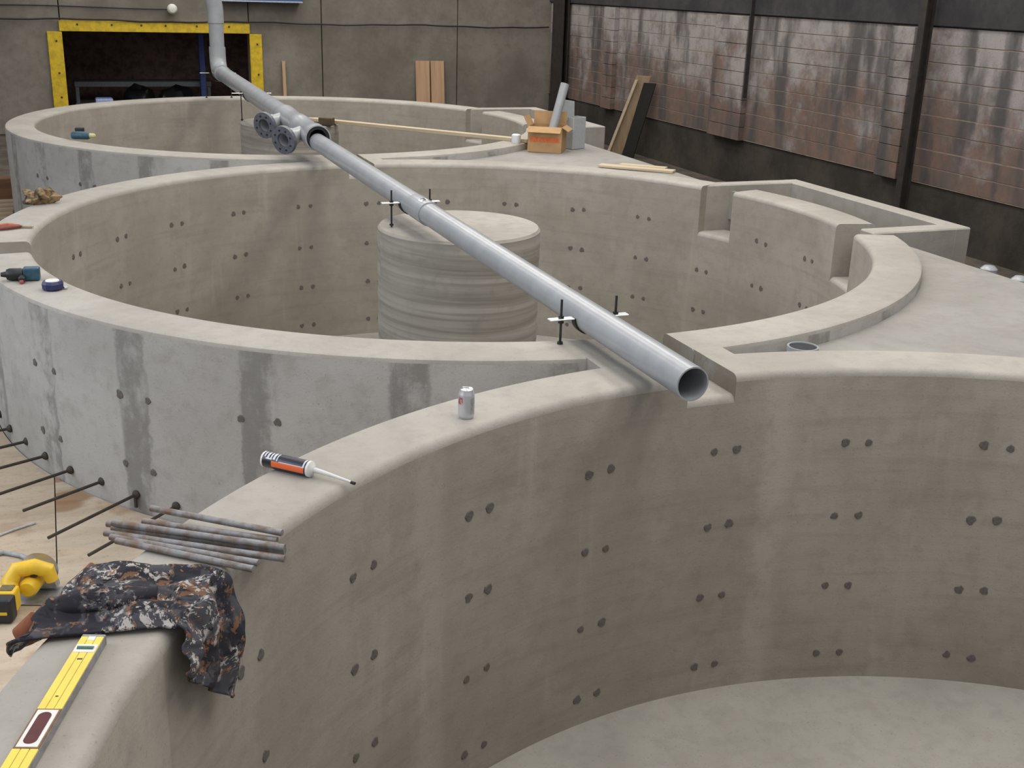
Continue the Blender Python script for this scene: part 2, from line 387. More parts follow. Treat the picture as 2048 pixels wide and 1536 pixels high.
for i, (v, w, xo, dp) in enumerate(((2.86, 0.10, 0.19, 0.05), (6.46, 0.022, 0.115, 0.018), (12.98, 0.50, 0.13, 0.05))):  # second entry is a strip added for the pilaster's edge shade
    t = thing('column_or_shade_strip', ['dark steel column beside the pale pilaster right of the channel box', 'thin dark strip added as the edge shade of the wide pilaster on the right wall', 'wide dark steel column in the far corner of the hall'][i], 'column', (UW-xo, v, -1.02), group='steel columns and shade strip')
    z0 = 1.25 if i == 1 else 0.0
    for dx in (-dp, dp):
        b = B(); box(b, (dx, 0, 2.4+z0/2), (0.02, w, 4.8-z0)); obj('flange', b, STEEL_AND_SHADE, t)
    b = B(); box(b, (0, 0, 2.4+z0/2), (dp*2-0.02, 0.02, 4.8-z0)); obj('web', b, STEEL_AND_SHADE, t)

# ------------------------------------------------------------------ round tanks
def arc_piece(bm, a0, a1, zt, zb, ri=RI, ro=RO, ch=0.034, ends=(None, None)):
    """closed curved wall piece; ends give a fixed u at which the end is cut square, else an angle"""
    n = max(2, int(abs(a1-a0)/1.2))
    prof = [(ri, zb), (ri, zt-ch), (ri+ch*0.08, zt-ch*0.62), (ri+ch*0.29, zt-ch*0.29), (ri+ch*0.62, zt-ch*0.08), (ri+ch, zt), (ro-ch*0.7, zt), (ro-ch*0.2, zt-ch*0.2), (ro, zt-ch*0.7), (ro, zb)]
    def ang(r, which, a):
        e = ends[which]
        if e is None: return a
        up = math.sin(math.radians(a)) > 0
        t = math.degrees(math.acos(max(-1, min(1, e/r))))
        return t if up else -t
    rings = []
    for i in range(n+1):
        t = i/n; ring = []
        for r, z in prof:
            s0 = ang(r, 0, a0); s1 = ang(r, 1, a1)
            if ends[0] is not None:
                while s0 - a0 > 180: s0 -= 360
                while s0 - a0 < -180: s0 += 360
            if ends[1] is not None:
                while s1 - a1 > 180: s1 -= 360
                while s1 - a1 < -180: s1 += 360
            a = math.radians(s0+(s1-s0)*t)
            ring.append(bm.verts.new((r*math.cos(a), r*math.sin(a), z)))
        rings.append(ring)
    m = len(prof)
    for A, Bq in zip(rings, rings[1:]):
        for k in range(m):
            f = bm.faces.new((A[k], A[(k+1) % m], Bq[(k+1) % m], Bq[k]))
            f.material_index = 1 if 1 <= k <= 7 else 0
    bm.faces.new(rings[0]); bm.faces.new(rings[-1][::-1])
NU = 0.123   # half width of the overflow notch between neighbours
SILL = -0.41
def build_tank(vc, label, walls, up, down, inlet):
    t = thing('round_tank', label, 'tank', (0, vc, 0))
    bm = B()
    marks = []      # (start, end, top, (end0, end1))
    cuts = [(-20.4, -13.0, SILL, None), (15.7, 22.9, SILL, None)]
    if up: cuts.append((90-2.4, 90+2.4, -0.10, NU))
    if down: cuts.append((270-2.4, 270+2.4, -0.10, NU))
    if inlet: cuts.append((178.8, 185.2, -0.09, None))
    cuts = sorted([((c[0]+360 if c[0] < -20.5 else c[0]), (c[1]), c[2], c[3]) for c in cuts])
    start = cuts[0][0]; cur = start
    segs = []
    for i, (c0, c1, zt, un) in enumerate(cuts):
        if c0 > cur: segs.append((cur, c0, 0.0, (pe, (NU if un and c0 < 180 else -NU) if un else None)))
        if un:
            e = (NU, -NU) if c0 < 180 else (-NU, NU)
        else: e = (None, None)
        segs.append((c0, c1, zt, e)); cur = c1
        pe = e[1]
    segs.append((cur, start+360, 0.0, (pe, None)))
    for a0, a1, zt, e in segs: arc_piece(bm, a0, a1, zt, ZB, ends=e)
    obj('tank_wall', bm, [walls, TOP], t, smooth=True)
    # floor, slightly dished
    b = B(); lathe(b, [(0, ZB-0.06), (1.4, ZB-0.02), (RI+0.1, ZB+0.03), (RI+0.1, ZB-0.15), (0, ZB-0.15)], 96); obj('tank_floor', b, FLOORC, t, smooth=True)
    # centre column with form rings
    prof = [(0, -0.012), (0.57, -0.012), (0.585, -0.03)]
    z = -0.03; k = 0
    while z > -1.6:
        dz = 0.05+0.035*((k*7) % 3)/2; prof += [(0.585+0.0018*((k*5) % 3-1), z-0.012), (0.585+0.0018*((k*5) % 3-1), z-dz)]; z -= dz; k += 1
    prof += [(0.585, -1.75)]
    b = B(); lathe(b, prof, 72)
    for f in b.faces:
        if f.calc_center_median().z > -0.02: f.material_index = 1
    obj('centre_column', b, [COLM, TOP], t, smooth=True)
    # channel box behind the weir wall
    for nm, c, s in (('channel_wall', (3.675, 0.15, -0.511), (0.15, 2.30, 1.02)), ('channel_wall', (3.24, -0.912, -0.5115), (0.76, 0.17, 1.02)), ('channel_wall', (3.16, 1.222, -0.5115), (0.92, 0.15, 1.02))):
        b = B(); box(b, c, s, bev=0.01)
        for f in b.faces:
            if f.normal.z > 0.5 or f.calc_center_median().z > -0.02: f.material_index = 1
        obj(nm, b, [CHAN, TOP], t)
    b = B(); box(b, (3.38, 0.15, -0.62), (0.50, 2.1, 0.12)); obj('channel_floor', b, CHAN, t)
    return t
def column_mat():
    m, nt, p = newmat('column_concrete')
    tc = N(nt, 'ShaderNodeTexCoord').outputs['Object']
    s = N(nt, 'ShaderNodeSeparateXYZ'); nt.links.new(tc, s.inputs[0]); x, y, z = s.outputs
    ang = math_(nt, 'ARCTAN2', y, x)
    ban = noise(nt, combine(nt, math_(nt, 'MULTIPLY', ang, 0.35), math_(nt, 'ADD', math_(nt, 'MULTIPLY', z, 24.0), math_(nt, 'MULTIPLY', ang, 0.5)), 0), 1.0, 3, 0.6)
    med = noise(nt, tc, 9.0, 5)
    c = mixc(nt, ramp(nt, ban, 0.38, 0.70), (0.34, 0.32, 0.285), (0.235, 0.22, 0.19))
    c = mixc(nt, math_(nt, 'MULTIPLY', ramp(nt, med, 0.5, 0.72), 0.45), c, (0.22, 0.205, 0.17))
    nt.links.new(c, p.inputs['Base Color']); p.inputs['Roughness'].default_value = 0.85
    bump(nt, p, ban, 0.25, 0.008); return m
COLM = column_mat()
CHAN = concrete('channel_concrete', (0.37, 0.35, 0.315), (0.30, 0.28, 0.25), spot_amt=0.35)
T1 = build_tank(-D, 'nearest round concrete tank with a camouflage jacket draped on its rim', WALL_N, True, False, False)
T2 = build_tank(0.0, 'middle round concrete tank crossed by the grey pipe and holding a banded column', WALL_M, True, True, True)
T3 = build_tank(D, 'farthest round concrete tank below the yellow doorway', WALL_M, False, True, False)
# wall infill at the two places where neighbours meet
for vj in (-D/2, D/2):
    for (u0, u1, zt) in ((-0.43, -NU-0.004, -0.0015), (-NU-0.006, NU+0.006, -0.1015), (NU+0.004, 0.28, -0.0015)):
        b = B(); n = 10; cols_ = []
        for i in range(n+1):
            u = u0+(u1-u0)*i/n; h = D/2-math.sqrt((RO-0.03)**2-u*u)
            cols_.append([b.verts.new((u, vj+s*h, z)) for s, z in ((-1, ZB), (-1, zt), (1, zt), (1, ZB))])
        for A, Q in zip(cols_, cols_[1:]):
            for k in range(4):
                f = b.faces.new((A[k], A[(k+1) % 4], Q[(k+1) % 4], Q[k])); f.material_index = 1 if k == 1 else 0
        b.faces.new(cols_[0]); b.faces.new(cols_[-1][::-1])
        obj('wall_infill', b, [CHAN, TOP], T2)
# mortar plugs in the form-tie holes
plug_src = []
for k in range(3):
    b = B(); rr = random.Random(k); n = 14
    rim = [0.022*(1+rr.uniform(-0.16, 0.2)) for _ in range(n)]
    c0 = b.verts.new((0.004, 0, 0))
    v1 = [b.verts.new((0.0035, rim[i]*0.82*math.cos(2*PI*i/n), rim[i]*0.82*math.sin(2*PI*i/n))) for i in range(n)]
    v2 = [b.verts.new((-0.003, rim[i]*math.cos(2*PI*i/n), rim[i]*math.sin(2*PI*i/n))) for i in range(n)]
    for i in range(n):
        j = (i+1) % n; b.faces.new((c0, v1[i], v1[j])); b.faces.new((v1[i], v2[i], v2[j], v1[j]))
    me = bpy.data.meshes.new('tie_plug'); bmesh.ops.recalc_face_normals(b, faces=b.faces); b.to_mesh(me); b.free(); me.materials.append(PLUG); plug_src.append(me)
ROWS = (-0.366, -0.748, -1.128, -1.508)
def plug(par, a, z, r, outward):
    o = bpy.data.objects.new('tie_plug', random.choice(plug_src)); col.objects.link(o); o.parent = par
    aa = math.radians(a+random.uniform(-0.08, 0.08)); zz = z+random.uniform(-0.006, 0.006)
    o.location = (r*math.cos(aa), r*math.sin(aa), zz)
    o.rotation_euler = (random.uniform(0, 6.28), 0, 0)
    o.rotation_mode = 'XYZ'
    o.matrix_local = Matrix.Translation(o.location) @ Matrix.Rotation(aa+(0 if outward else PI), 4, 'Z') @ Matrix.Rotation(random.uniform(0, 6.28), 4, 'X') @ Matrix.Diagonal((1, *(2*[random.uniform(0.85, 1.15)]), 1))
for k in range(-3, 5):
    for s in (-1.17, 1.17):
        for z in ROWS: plug(T1, 88+13.3333*k+s, z, RI-0.0005, False)
for k in range(-7, 6):
    for s in (-1.15, 1.15):
        for i, z in enumerate(ROWS):
            a = 88+13.3333*k+s
            if i == 0 and (-20.5 < a < -13 or 15.6 < a < 22.9): continue
            plug(T2, a, z, RI-0.0005, False)
for k in range(-1, 4):
    for s in (-1.75, 1.75):
        for z in ROWS[:2]: plug(T2, -139.35+13.3333*k+s, z, RO+0.0005, True)
for k in range(-1, 2):
    for s in (-1.75, 1.75):
        for z in ROWS[:2]: plug(T3, -139.35+13.3333*k+s, z, RO+0.0005, True)
# steel dowels standing out of the middle tank's foot
b = B(); sweep(b, [(0, 0, 0), (0.62, 0, -0.004)], 0.0082, 10); dow = obj('dowel_bar', b, RUSTY, T2)
b = B(); lathe(b, [(0, -0.012), (0.021, -0.012), (0.024, 0.0), (0.016, 0.012), (0.010, 0.016), (0, 0.016)], 10, axis_M((0.0, 0, 0), (1, 0, 0))); dcol = obj('dowel_collar', b, RUSTY, dow, (0.03, 0, 0))
b = B(); box(b, (0, 0, -0.035), (0.012, 0.014, 0.07)); dtab = obj('dowel_strip', b, RUSTY, dow, (0.035, 0, 0))  # short dark strip hanging below one dowel
for i in range(11):
    a = -135.1-4.8*i; L = 1.0 if i % 3 == 0 else (0.95 if i % 3 == 1 else 0.76)
    aa = math.radians(a)
    dn = dow if i == 0 else dow.copy()
    if i:
        col.objects.link(dn); dn.parent = T2
        for ch in ((dcol, dtab) if i == 1 else (dcol,)):
            q = ch.copy(); col.objects.link(q); q.parent = dn
    dn.location = (3.15*math.cos(aa), 3.15*math.sin(aa), -0.905+0.003*(i % 3)); dn.rotation_euler = (0, 0, aa+math.radians((-1.5, 1.0, -2.5, 0.5)[i % 4])); dn.scale = (L, 1, 1)
bpy.data.objects.remove(dtab)
# sloping platforms right of the joints between tanks
for i, vj in enumerate((-D/2, D/2)):
    b = B(); prev = None; us = np.linspace(0.2, 3.0, 40)
    def cut(u, h): return D/2-math.sqrt(max((RO+0.001)**2-u*u, 0.0))
    for u in us:
        h = cut(u, 0)
        z = -0.095+0.035*(u/3.0)
        ring = [b.verts.new((u, vj+s*h, zz)) for s, zz in ((-1, z), (1, z), (1, z-0.25), (-1, z-0.25))]
        if prev:
            for k in range(4): b.faces.new((prev[k], prev[(k+1) % 4], ring[(k+1) % 4], ring[k]))
        else: b.faces.new(ring)
        prev = ring
    b.faces.new(prev[::-1])
    box(b, (2.9, vj, -0.68), (0.16, 2*cut(2.9, 0)-0.02, 0.72))
    tag(obj('concrete_platform', b, SLAB), ['large triangular concrete platform right of the open pipe end', 'small triangular concrete platform carrying the cardboard box'][i], 'platform', 'platforms between the tanks')

# ------------------------------------------------------------------ pipe run
def ax(v): return Vector((-0.3511-0.0103*v, v, 0.16+0.012*v))
def bigax(v): return Vector((-0.3511-0.0103*v, v, 0.235+0.0222*(v-3)))
P = thing('drain_pipe', 'long grey plastic pipe lying across the tanks with its open end towards the camera', 'pipe', (0, 0, 0))
b = B(); pipe(b, ax(-3.9), ax(-0.33), 0.0745, 0.068, 40); obj('pipe_length', b, PVC, P, smooth=True)
b = B(); pipe(b, ax(-0.38), ax(3.0), 0.0795, 0.074, 40); o2 = obj('pipe_length', b, PVC, P, smooth=True)
b = B(); lathe(b, [(0.0795, 0.32), (0.0835, 0.28), (0.0835, 0.02), (0.082, 0.0), (0.0745, 0.0), (0.0745, 0.32)], 40, axis_M(ax(-0.40), ax(0)-ax(-0.4)), close=True); bell = obj('bell_socket', b, PVC, P, smooth=True)
# number sticker on the socket
def on_pipe(v, phi, r):
    a = ax(v); return a + Vector((math.cos(phi), 0, math.sin(phi)))*r
b = B(); gv = []
for i in range(5):
    gv.append([b.verts.new(on_pipe(-0.345+0.075*j, math.radians(84+9*i), 0.0850)) for j in range(2)])
for A, Q in zip(gv, gv[1:]): b.faces.new((A[0], A[1], Q[1], Q[0]))
st = obj('sticker', b, STICKER, bell)
b = B()
path = [(0.25, 0.15), (0.7, 0.15), (0.8, 0.3), (0.7, 0.48), (0.45, 0.5), (0.7, 0.52), (0.8, 0.7), (0.7, 0.85), (0.25, 0.85)]
pv = [on_pipe(-0.345+0.075*(1-q), math.radians(86+32*(1-p_)), 0.0856) for p_, q in path]
sweep(b, pv, 0.0035, 6); obj('sticker_digit', b, INK, st)
# rubber ring, double branch fitting, flanges
b = B(); lathe(b, [(0.080, 0.012), (0.109, 0.012), (0.109, 0.06), (0.080, 0.06)], 40, axis_M(bigax(2.965), bigax(3.2)-bigax(3.0)), close=True); obj('rubber_ring', b, RUBBER, P, smooth=True)
run = B(); lathe(run, [(0.106, 0.03), (0.109, -0.03), (0.119, -0.03), (0.120, 0.03), (0.120, 0.16), (0.107, 0.20), (0.107, 0.62), (0.116, 0.66), (0.116, 0.84), (0.107, 0.88), (0.107, 1.30), (0.117, 1.36), (0.117, 1.52), (0.100, 1.54), (0.09, 1.54), (0.09, 0.03)], 40, axis_M(bigax(3.0), bigax(4)-bigax(3)), close=True)
fit = obj('branch_fitting', run, PVC, P, smooth=True)
for v, L in ((3.42, 0.37), (4.40, 0.37)):
    a = bigax(v); d = Vector((-0.28, -0.235, -0.05)).normalized()
    b = B(); lathe(b, [(0.055, 0.02), (0.074, 0.02), (0.074, 0.23), (0.086, 0.24), (0.086, L-0.02), (0.062, L-0.02)], 32, axis_M(a, d), close=True); br_ = obj('branch', b, PVC, P, smooth=True)
    b = B(); lathe(b, [(0.062, L-0.035), (0.132, L-0.035), (0.134, L-0.02), (0.132, L+0.005), (0.066, L+0.005)], 32, axis_M(a, d), close=True); fl = obj('flange', b, FLANGE, br_, smooth=True)
    M = axis_M(a, d)
    for k in range(8):
        q = B(); lathe(q, [(0, L+0.012), (0.009, L+0.012), (0.009, L)], 6, M @ Matrix.Translation((0.095*math.cos(k*PI/4+0.3), 0.095*math.sin(k*PI/4+0.3), 0)))
        obj('bolt_hole', q, RUBBER, fl)
# big pipe, elbow and riser
b = B(); pipe(b, bigax(4.5), bigax(9.05), 0.100, 0.094, 40); obj('pipe_length', b, PVC, P, smooth=True)
e0 = bigax(8.86); e1 = bigax(9.10)
b = B(); pts = [bigax(8.84), bigax(8.98)]
dirv = (bigax(9)-bigax(8)).normalized()
for k in range(9):
    t = k/8*PI/2; pts.append(bigax(9.04)+dirv*0.2*math.sin(t)+Vector((0, 0, 1))*0.2*(1-math.cos(t)))
top = pts[-1]; pts.append(top+Vector((0, 0, 0.12)))
sweep(b, pts, 0.112, 32); obj('elbow', b, PVC, P, smooth=True)
b = B(); pipe(b, top, top+Vector((0, 0, 0.66)), 0.100, 0.094, 40); obj('riser', b, PVC, P, smooth=True)
t2_ = top+Vector((0, 0, 0.58))
b = B(); sweep(b, [t2_-Vector((0, 0, 0.14)), t2_+Vector((0, 0, 0.02)), t2_+Vector((-0.008, 0, 0.1)), t2_+Vector((-0.04, 0, 0.26))], 0.109, 32); obj('coupling', b, PVC, P, smooth=True)
b = B(); sweep(b, [t2_+Vector((-0.02, 0, 0.16)), t2_+Vector((-0.24, 0, 1.3)), t2_+Vector((-0.42, 0, 2.2))], 0.100, 32); obj('riser', b, PVC, P, smooth=True)

def support(v, zax, r, ubase, h, label, axf=ax, ear=0.13, big=False):
    a = axf(v)
    s = thing('pipe_support', label, 'pipe support', (a.x, v, 0.0), group='pipe supports')
    uo = abs(ubase-a.x)
    for sx in (-1, 1):
        b = B(); box(b, (sx*(r+0.005+ear/2), 0, zax), (ear, 0.042, 0.008), bev=0.003); obj('support_ear', b, GALV, s)
        b = B(); sweep(b, [(sx*uo, 0, -0.01), (sx*uo, 0, h)], 0.0065, 8); rd = obj('threaded_rod', b, THREAD, s)
        for zz in (0.006, zax-0.014, zax+0.012):
            b = B(); lathe(b, [(0, 0), (0.015, 0), (0.015, 0.012), (0, 0.012)], 6, Matrix.Translation((sx*uo, 0, zz-0.006))); obj('nut', b, THREAD, rd)
    b = B(); gl = []
    for k in range(17):
        t = PI+PI*k/16
        gl.append([b.verts.new((rr*math.cos(t), y, zax+rr*math.sin(t))) for rr, y in ((r+0.002, -0.021), (r+0.002, 0.021), (r+0.008, 0.021), (r+0.008, -0.021))])
    for A, Q in zip(gl, gl[1:]):
        for k in range(4): b.faces.new((A[k], A[(k+1) % 4], Q[(k+1) % 4], Q[k]))
    b.faces.new(gl[0]); b.faces.new(gl[-1][::-1])
    obj('cradle_band', b, THREAD, s)
support(-2.903, ax(-2.903).z, 0.0745, -0.466, 0.222, 'steel pipe support bolted to the near rim of the middle tank')
support(0.037, ax(0.037).z, 0.0795, -0.492, 0.25, 'steel pipe support standing on the banded column')
support(6.55, bigax(6.55).z, 0.100, -0.545, 0.34, 'steel pipe support beyond the two flanged branches', bigax)
support(9.30, bigax(9.05).z-0.03, 0.113, -0.62, 0.40, 'steel pipe support under the far pipe elbow', bigax)
# pipe stub in the platform corner
t = thing('pipe_stub', 'short upright grey pipe with a dark open top in the platform corner', 'pipe', (0.72, -3.205, -0.12))
b = B(); lathe(b, [(0.068, -0.1), (0.078, -0.1), (0.078, 0.1), (0.068, 0.1)], 32, close=True); obj('pipe_wall', b, PVC, t, smooth=True)
b = B(); lathe(b, [(0, 0.094), (0.07, 0.094), (0.07, -0.02), (0, -0.02)], 24); obj('pipe_shade_disc', b, RUBBER, t)  # added black disc standing in for the darkness inside the open pipe

# ------------------------------------------------------------------ timber floor left of the tanks
PLY = wood('plywood', (0.50, 0.41, 0.305), (0.39, 0.31, 0.225), axis=0, scale=7.0, stretch=0.10, blotch=(0.33, 0.24, 0.16))
PLY2 = wood('stained_plywood', (0.52, 0.435, 0.335), (0.42, 0.34, 0.25), axis=0, scale=6.0, stretch=0.15, blotch=(0.33, 0.22, 0.12), stain=((0.06, 2.80, 0.11), (0.03, 2.68, 0.09), (0.02, 3.06, 0.06)))
def sheet(u0, u1, v0, v1, label, m, z=-1.0, cham=0):
    b = B(); prev = None; n = max(2, int((v1-v0)/0.04))
    for i in range(n+1):
        v = v0+(v1-v0)*i/n; ue = min(u1, -rim_u(v, RO+0.008))
        if ue <= u0+0.02: ue = u0+0.02
        ring = [b.verts.new((u, v, zz)) for u, zz in ((u0, z), (ue, z), (ue, z-0.018), (u0, z-0.018))]
        if prev:
            for k in range(4): b.faces.new((prev[k], prev[(k+1) % 4], ring[(k+1) % 4], ring[k]))
        else: b.faces.new(ring)
        prev = ring
    b.faces.new(prev[::-1])
    for v in b.verts: v.co -= Vector((u0, v0, z))
    tag(obj('plywood_sheet', b, m, loc=(u0, v0, z)), label, 'plywood', 'plywood sheets on the floor')
sheet(-4.05, -2.828, -2.72, -0.30, 'pale plywood sheet under the steel dowels left of the long seam', PLY)
sheet(-2.822, -1.0, -4.55, -1.43, 'stained plywood sheet wedged between the near and middle tanks', PLY2)
sheet(-4.05, -2.828, -6.2, -2.726, 'plywood sheet under the yellow circular saw', PLY2)
sheet(-4.05, -2.0, -0.29, 2.2, 'plywood sheet beside the left side of the middle tank', PLY)
# planks and a baulk of timber by the far tank
PLANK = wood('old_planks', (0.36, 0.27, 0.18), (0.24, 0.17, 0.11), axis=0, scale=10)
for i in range(6):
    v = 5.7+0.27*i; ue = -rim_u(v+0.11, RO+0.01)
    for dv in (0.0, 0.22): ue = min(ue, -rim_u(v+dv, RO+0.012))
    b = B(); box(b, ((-4.6+ue)/2, 0.11, 0.02), (ue+4.6, 0.215, 0.04), bev=0.004)
    tag(obj('floor_plank', b, PLANK, loc=(0, v, -1.02)), 'grey brown plank lying by the foot of the farthest tank', 'plank', 'planks by the farthest tank')
b = B(); box(b, (-3.95, 0.12, 0.13), (1.55, 0.24, 0.26), bev=0.008)
tag(obj('timber_baulk', b, wood('brown_timber', (0.20, 0.10, 0.045), (0.12, 0.055, 0.025), axis=0), loc=(0, 7.42, -1.02)), 'thick reddish brown timber on the floor left of the farthest tank', 'timber')

# ------------------------------------------------------------------ boards against the walls
PINE = wood('pine_board', (0.50, 0.33, 0.20), (0.40, 0.25, 0.15), axis=2)
PINE2 = wood('old_pine_board', (0.33, 0.235, 0.15), (0.24, 0.165, 0.10), axis=2)
LUMBER = wood('pale_lumber', (0.56, 0.47, 0.33), (0.46, 0.38, 0.26), axis=0)
for i, (u, w) in enumerate(((3.885, 0.27), (4.175, 0.26))):
    b = B(); box(b, (0, 0, 0.63), (w, 0.045, 1.26), bev=0.004)
    tag(obj('pine_board', b, PINE, loc=(u, VW-0.17, -1.02), rot=(math.radians(-6), 0, 0)), ['left of two short pine boards leaning on the back wall', 'right of two short pine boards leaning on the back wall'][i], 'board', 'pine boards on the back wall')
b = B(); box(b, (0, 0, 0.62), (0.06, 0.04, 1.24), bev=0.004)
tag(obj('pine_batten', b, PINE, loc=(1.28, VW-0.16, -1.02), rot=(math.radians(-5), 0, 0)), 'single thin pine batten leaning on the back wall right of the doorway', 'batten')
t = thing('leaning_board', 'long weathered board leaning against the right wall beyond the cardboard box', 'board', (6.02, 9.72, -1.02))
def slab_between(p0, p1, wv, th):
    b = B(); p0, p1, wv = Vector(p0), Vector(p1), Vector(wv); n_ = (p1-p0).cross(wv).normalized()*th
    vs_ = [b.verts.new(q) for q in (p0-wv/2, p0+wv/2, p1+wv/2, p1-wv/2, p0-wv/2+n_, p0+wv/2+n_, p1+wv/2+n_, p1-wv/2+n_)]
    for f in ((0, 1, 2, 3), (7, 6, 5, 4), (0, 4, 5, 1), (1, 5, 6, 2), (2, 6, 7, 3), (3, 7, 4, 0)): b.faces.new([vs_[k] for k in f])
    return b
obj('board_face', slab_between((0, 0, 0), (0.26, -0.40, 1.32), (0.19, -0.15, 0), 0.035), PINE2, t)
obj('batten_strip', slab_between((-0.10, 0.05, 0.0), (0.16, -0.35, 1.26), (0.035, -0.03, 0), -0.03), LUMBER, t)

t = thing('shadow_board', 'black board added as the shadow on the wall right of the weathered board', 'board', (6.17, 9.52, -1.02))  # board added to stand for the weathered board's shadow on the wall
obj('board_face', slab_between((0, 0, 0), (0.17, -0.30, 1.22), (0.13, -0.16, 0), 0.03), DARK, t)  # face of the added board that stands for the shadow
# ------------------------------------------------------------------ things on the far platform
CARD = plain('cardboard', (0.46, 0.29, 0.14), 0.85, var=0.08, scale=8)
REDP = plain('orange_red_print', (0.70, 0.17, 0.05), 0.7)
t = thing('cardboard_box', 'open brown cardboard box with an orange red band on the far platform', 'box', (2.24, 3.78, -0.065), (0, 0, math.atan2(-0.202, 0.307)))
W_, H_, D_ = 0.37, 0.27, 0.30
b = B(); box(b, (0, 0.002, H_/2), (W_, 0.006, H_)); front = obj('front_panel', b, CARD, t)
b = B(); box(b, (0, -0.0025, 0.135), (W_*0.86, 0.003, 0.05)); obj('printed_band', b, REDP, front)
b = B(); box(b, (0, D_, H_/2), (W_, 0.006, H_)); obj('rear_panel', b, CARD, t)
for sx in (-1, 1):
    b = B(); box(b, (sx*(W_/2-0.003), D_/2, H_/2), (0.006, D_-0.006, H_)); obj('side_panel', b, CARD, t)
b = B(); box(b, (0, D_/2, 0.004), (W_-0.01, D_-0.01, 0.006)); obj('bottom_panel', b, CARD, t)
def flap(c, w, l, rot, nm='flap'):
    b = B(); box(b, (0, 0, l/2), (w, 0.005, l)); o = obj(nm, b, CARD, t, c, rot=rot); return o
flap((0, D_, H_), W_*0.98, 0.14, (math.radians(-8), 0, 0)); flap((0, 0.002, H_), W_*0.98, 0.10, (math.radians(122), 0, 0))
flap((-W_/2, D_/2, H_), D_*0.95, 0.11, (math.radians(-28), 0, math.radians(90))); flap((W_/2, D_/2, H_), D_*0.95, 0.08, (math.radians(-120), 0, math.radians(-90)))
b = B(); pipe(b, (0, 0, 0), (0.23, 0.12, 0.69), 0.048, 0.043, 24)
tag(obj('pipe_offcut', b, PVC, loc=(2.30, 3.84, -0.052), smooth=True), 'grey pipe offcut sticking out of the open cardboard box', 'pipe')
GP = plain('light_grey_plastic', (0.40, 0.43, 0.45), 0.5, var=0.04)
t = thing('junction_box', 'tall light grey junction box with its lid open beside the cardboard box', 'junction box', (2.70, 4.02, -0.060), (0, 0, math.radians(24)))
w, d, h = 0.20, 0.13, 0.34
for nm, c, s in (('rear_panel', (0, d/2, h/2), (w, 0.008, h)), ('side_panel', (-w/2, 0, h/2), (0.008, d, h)), ('side_panel', (w/2, 0, h/2), (0.008, d, h)), ('bottom_panel', (0, 0, 0.004), (w, d, 0.008)), ('front_panel', (0, -d/2, h/2), (w, 0.008, h))):
    b = B(); box(b, c, s, bev=0.002); obj(nm, b, GP, t)
b = B(); box(b, (0, 0, 0.11), (0.20, 0.02, 0.22), bev=0.004); obj('lid', b, GP, t, (-0.09, 0.03, h-0.04), rot=(math.radians(-10), math.radians(9), 0))
b = B(); lathe(b, [(0, 0), (0.045, 0), (0.05, 0.02), (0.05, 0.09), (0.035, 0.10), (0, 0.10)], 20)
tag(obj('white_object', b, plain('plain_white', (0.72, 0.74, 0.78), 0.4, var=0.03), loc=(2.03, 4.08, -0.002), smooth=True), 'small white object of unknown use on the rim left of the cardboard box', 'coupling')  # plain white shape, its real use unknown, the coupling category is a guess
# plank from the far column to the rim
b = B(); L = Vector((2.155-0.30, 4.133-6.33, 0)).length
box(b, (L/2, 0, 0.02), (L+0.1, 0.10, 0.04), bev=0.004)
tag(obj('lumber_plank', b, LUMBER, loc=(0.30, 6.33, 0.0), rot=(0, 0, math.atan2(4.133-6.33, 2.155-0.30))), 'long pale plank spanning from the rim to the column in the farthest tank', 'plank')
b = B(); box(b, (0, 0, 0.05), (0.17, 0.10, 0.09), bev=0.006)
tag(obj('wood_block', b, wood('dark_wood', (0.10, 0.075, 0.04), (0.05, 0.035, 0.02), axis=0), loc=(0.36, 5.99, -0.012), rot=(0, 0, -0.6)), 'dark wooden block beside the plank on the farthest column', 'block')
for i, (p0, p1, wd, zz) in enumerate((((2.40, 2.72), (2.96, 2.20), 0.13, -0.062), ((2.62, 2.70), (2.97, 2.38), 0.10, -0.060))):
    v0, v1 = Vector((*p0, 0)), Vector((*p1, 0)); d_ = v1-v0
    b = B(); box(b, (0, 0, 0.012), (d_.length, wd, 0.024), bev=0.003)
    tag(obj('wood_strip', b, LUMBER, loc=((p0[0]+p1[0])/2, (p0[1]+p1[1])/2, zz+0.003), rot=(0, 0, math.atan2(d_.y, d_.x))), ['longer pale wood strip on the far platform edge', 'shorter pale wood strip behind the longer one on the far platform edge'][i], 'wood strip', 'wood strips on the far platform')
for i, (u, v, z) in enumerate(((3.3, -1.70, -0.12), (3.3, -1.99, -0.125))):
    b = B(); lathe(b, [(0, -0.9), (0.05, -0.9), (0.05, -0.05), (0.058, -0.045), (0.058, -0.01), (0.035, 0.012), (0, 0.016)], 20)
    tag(obj('capped_pipe', b, PVC, loc=(u, v, z), smooth=True), ['capped grey pipe end showing past the platform edge by the channel box', 'capped grey pipe end past the platform edge at the right of the view'][i], 'pipe', 'capped pipes beyond the platform')

# ------------------------------------------------------------------ tools on the rims
BLACKP = plain('black_plastic', (0.018, 0.02, 0.024), 0.45)
TEAL = plain('teal_plastic', (0.035, 0.10, 0.15), 0.4)
NAVY = plain('navy_plastic', (0.025, 0.03, 0.12), 0.4)
SILV = plain('bright_aluminium', (0.75, 0.76, 0.78), 0.28, 0.85, var=0.03)
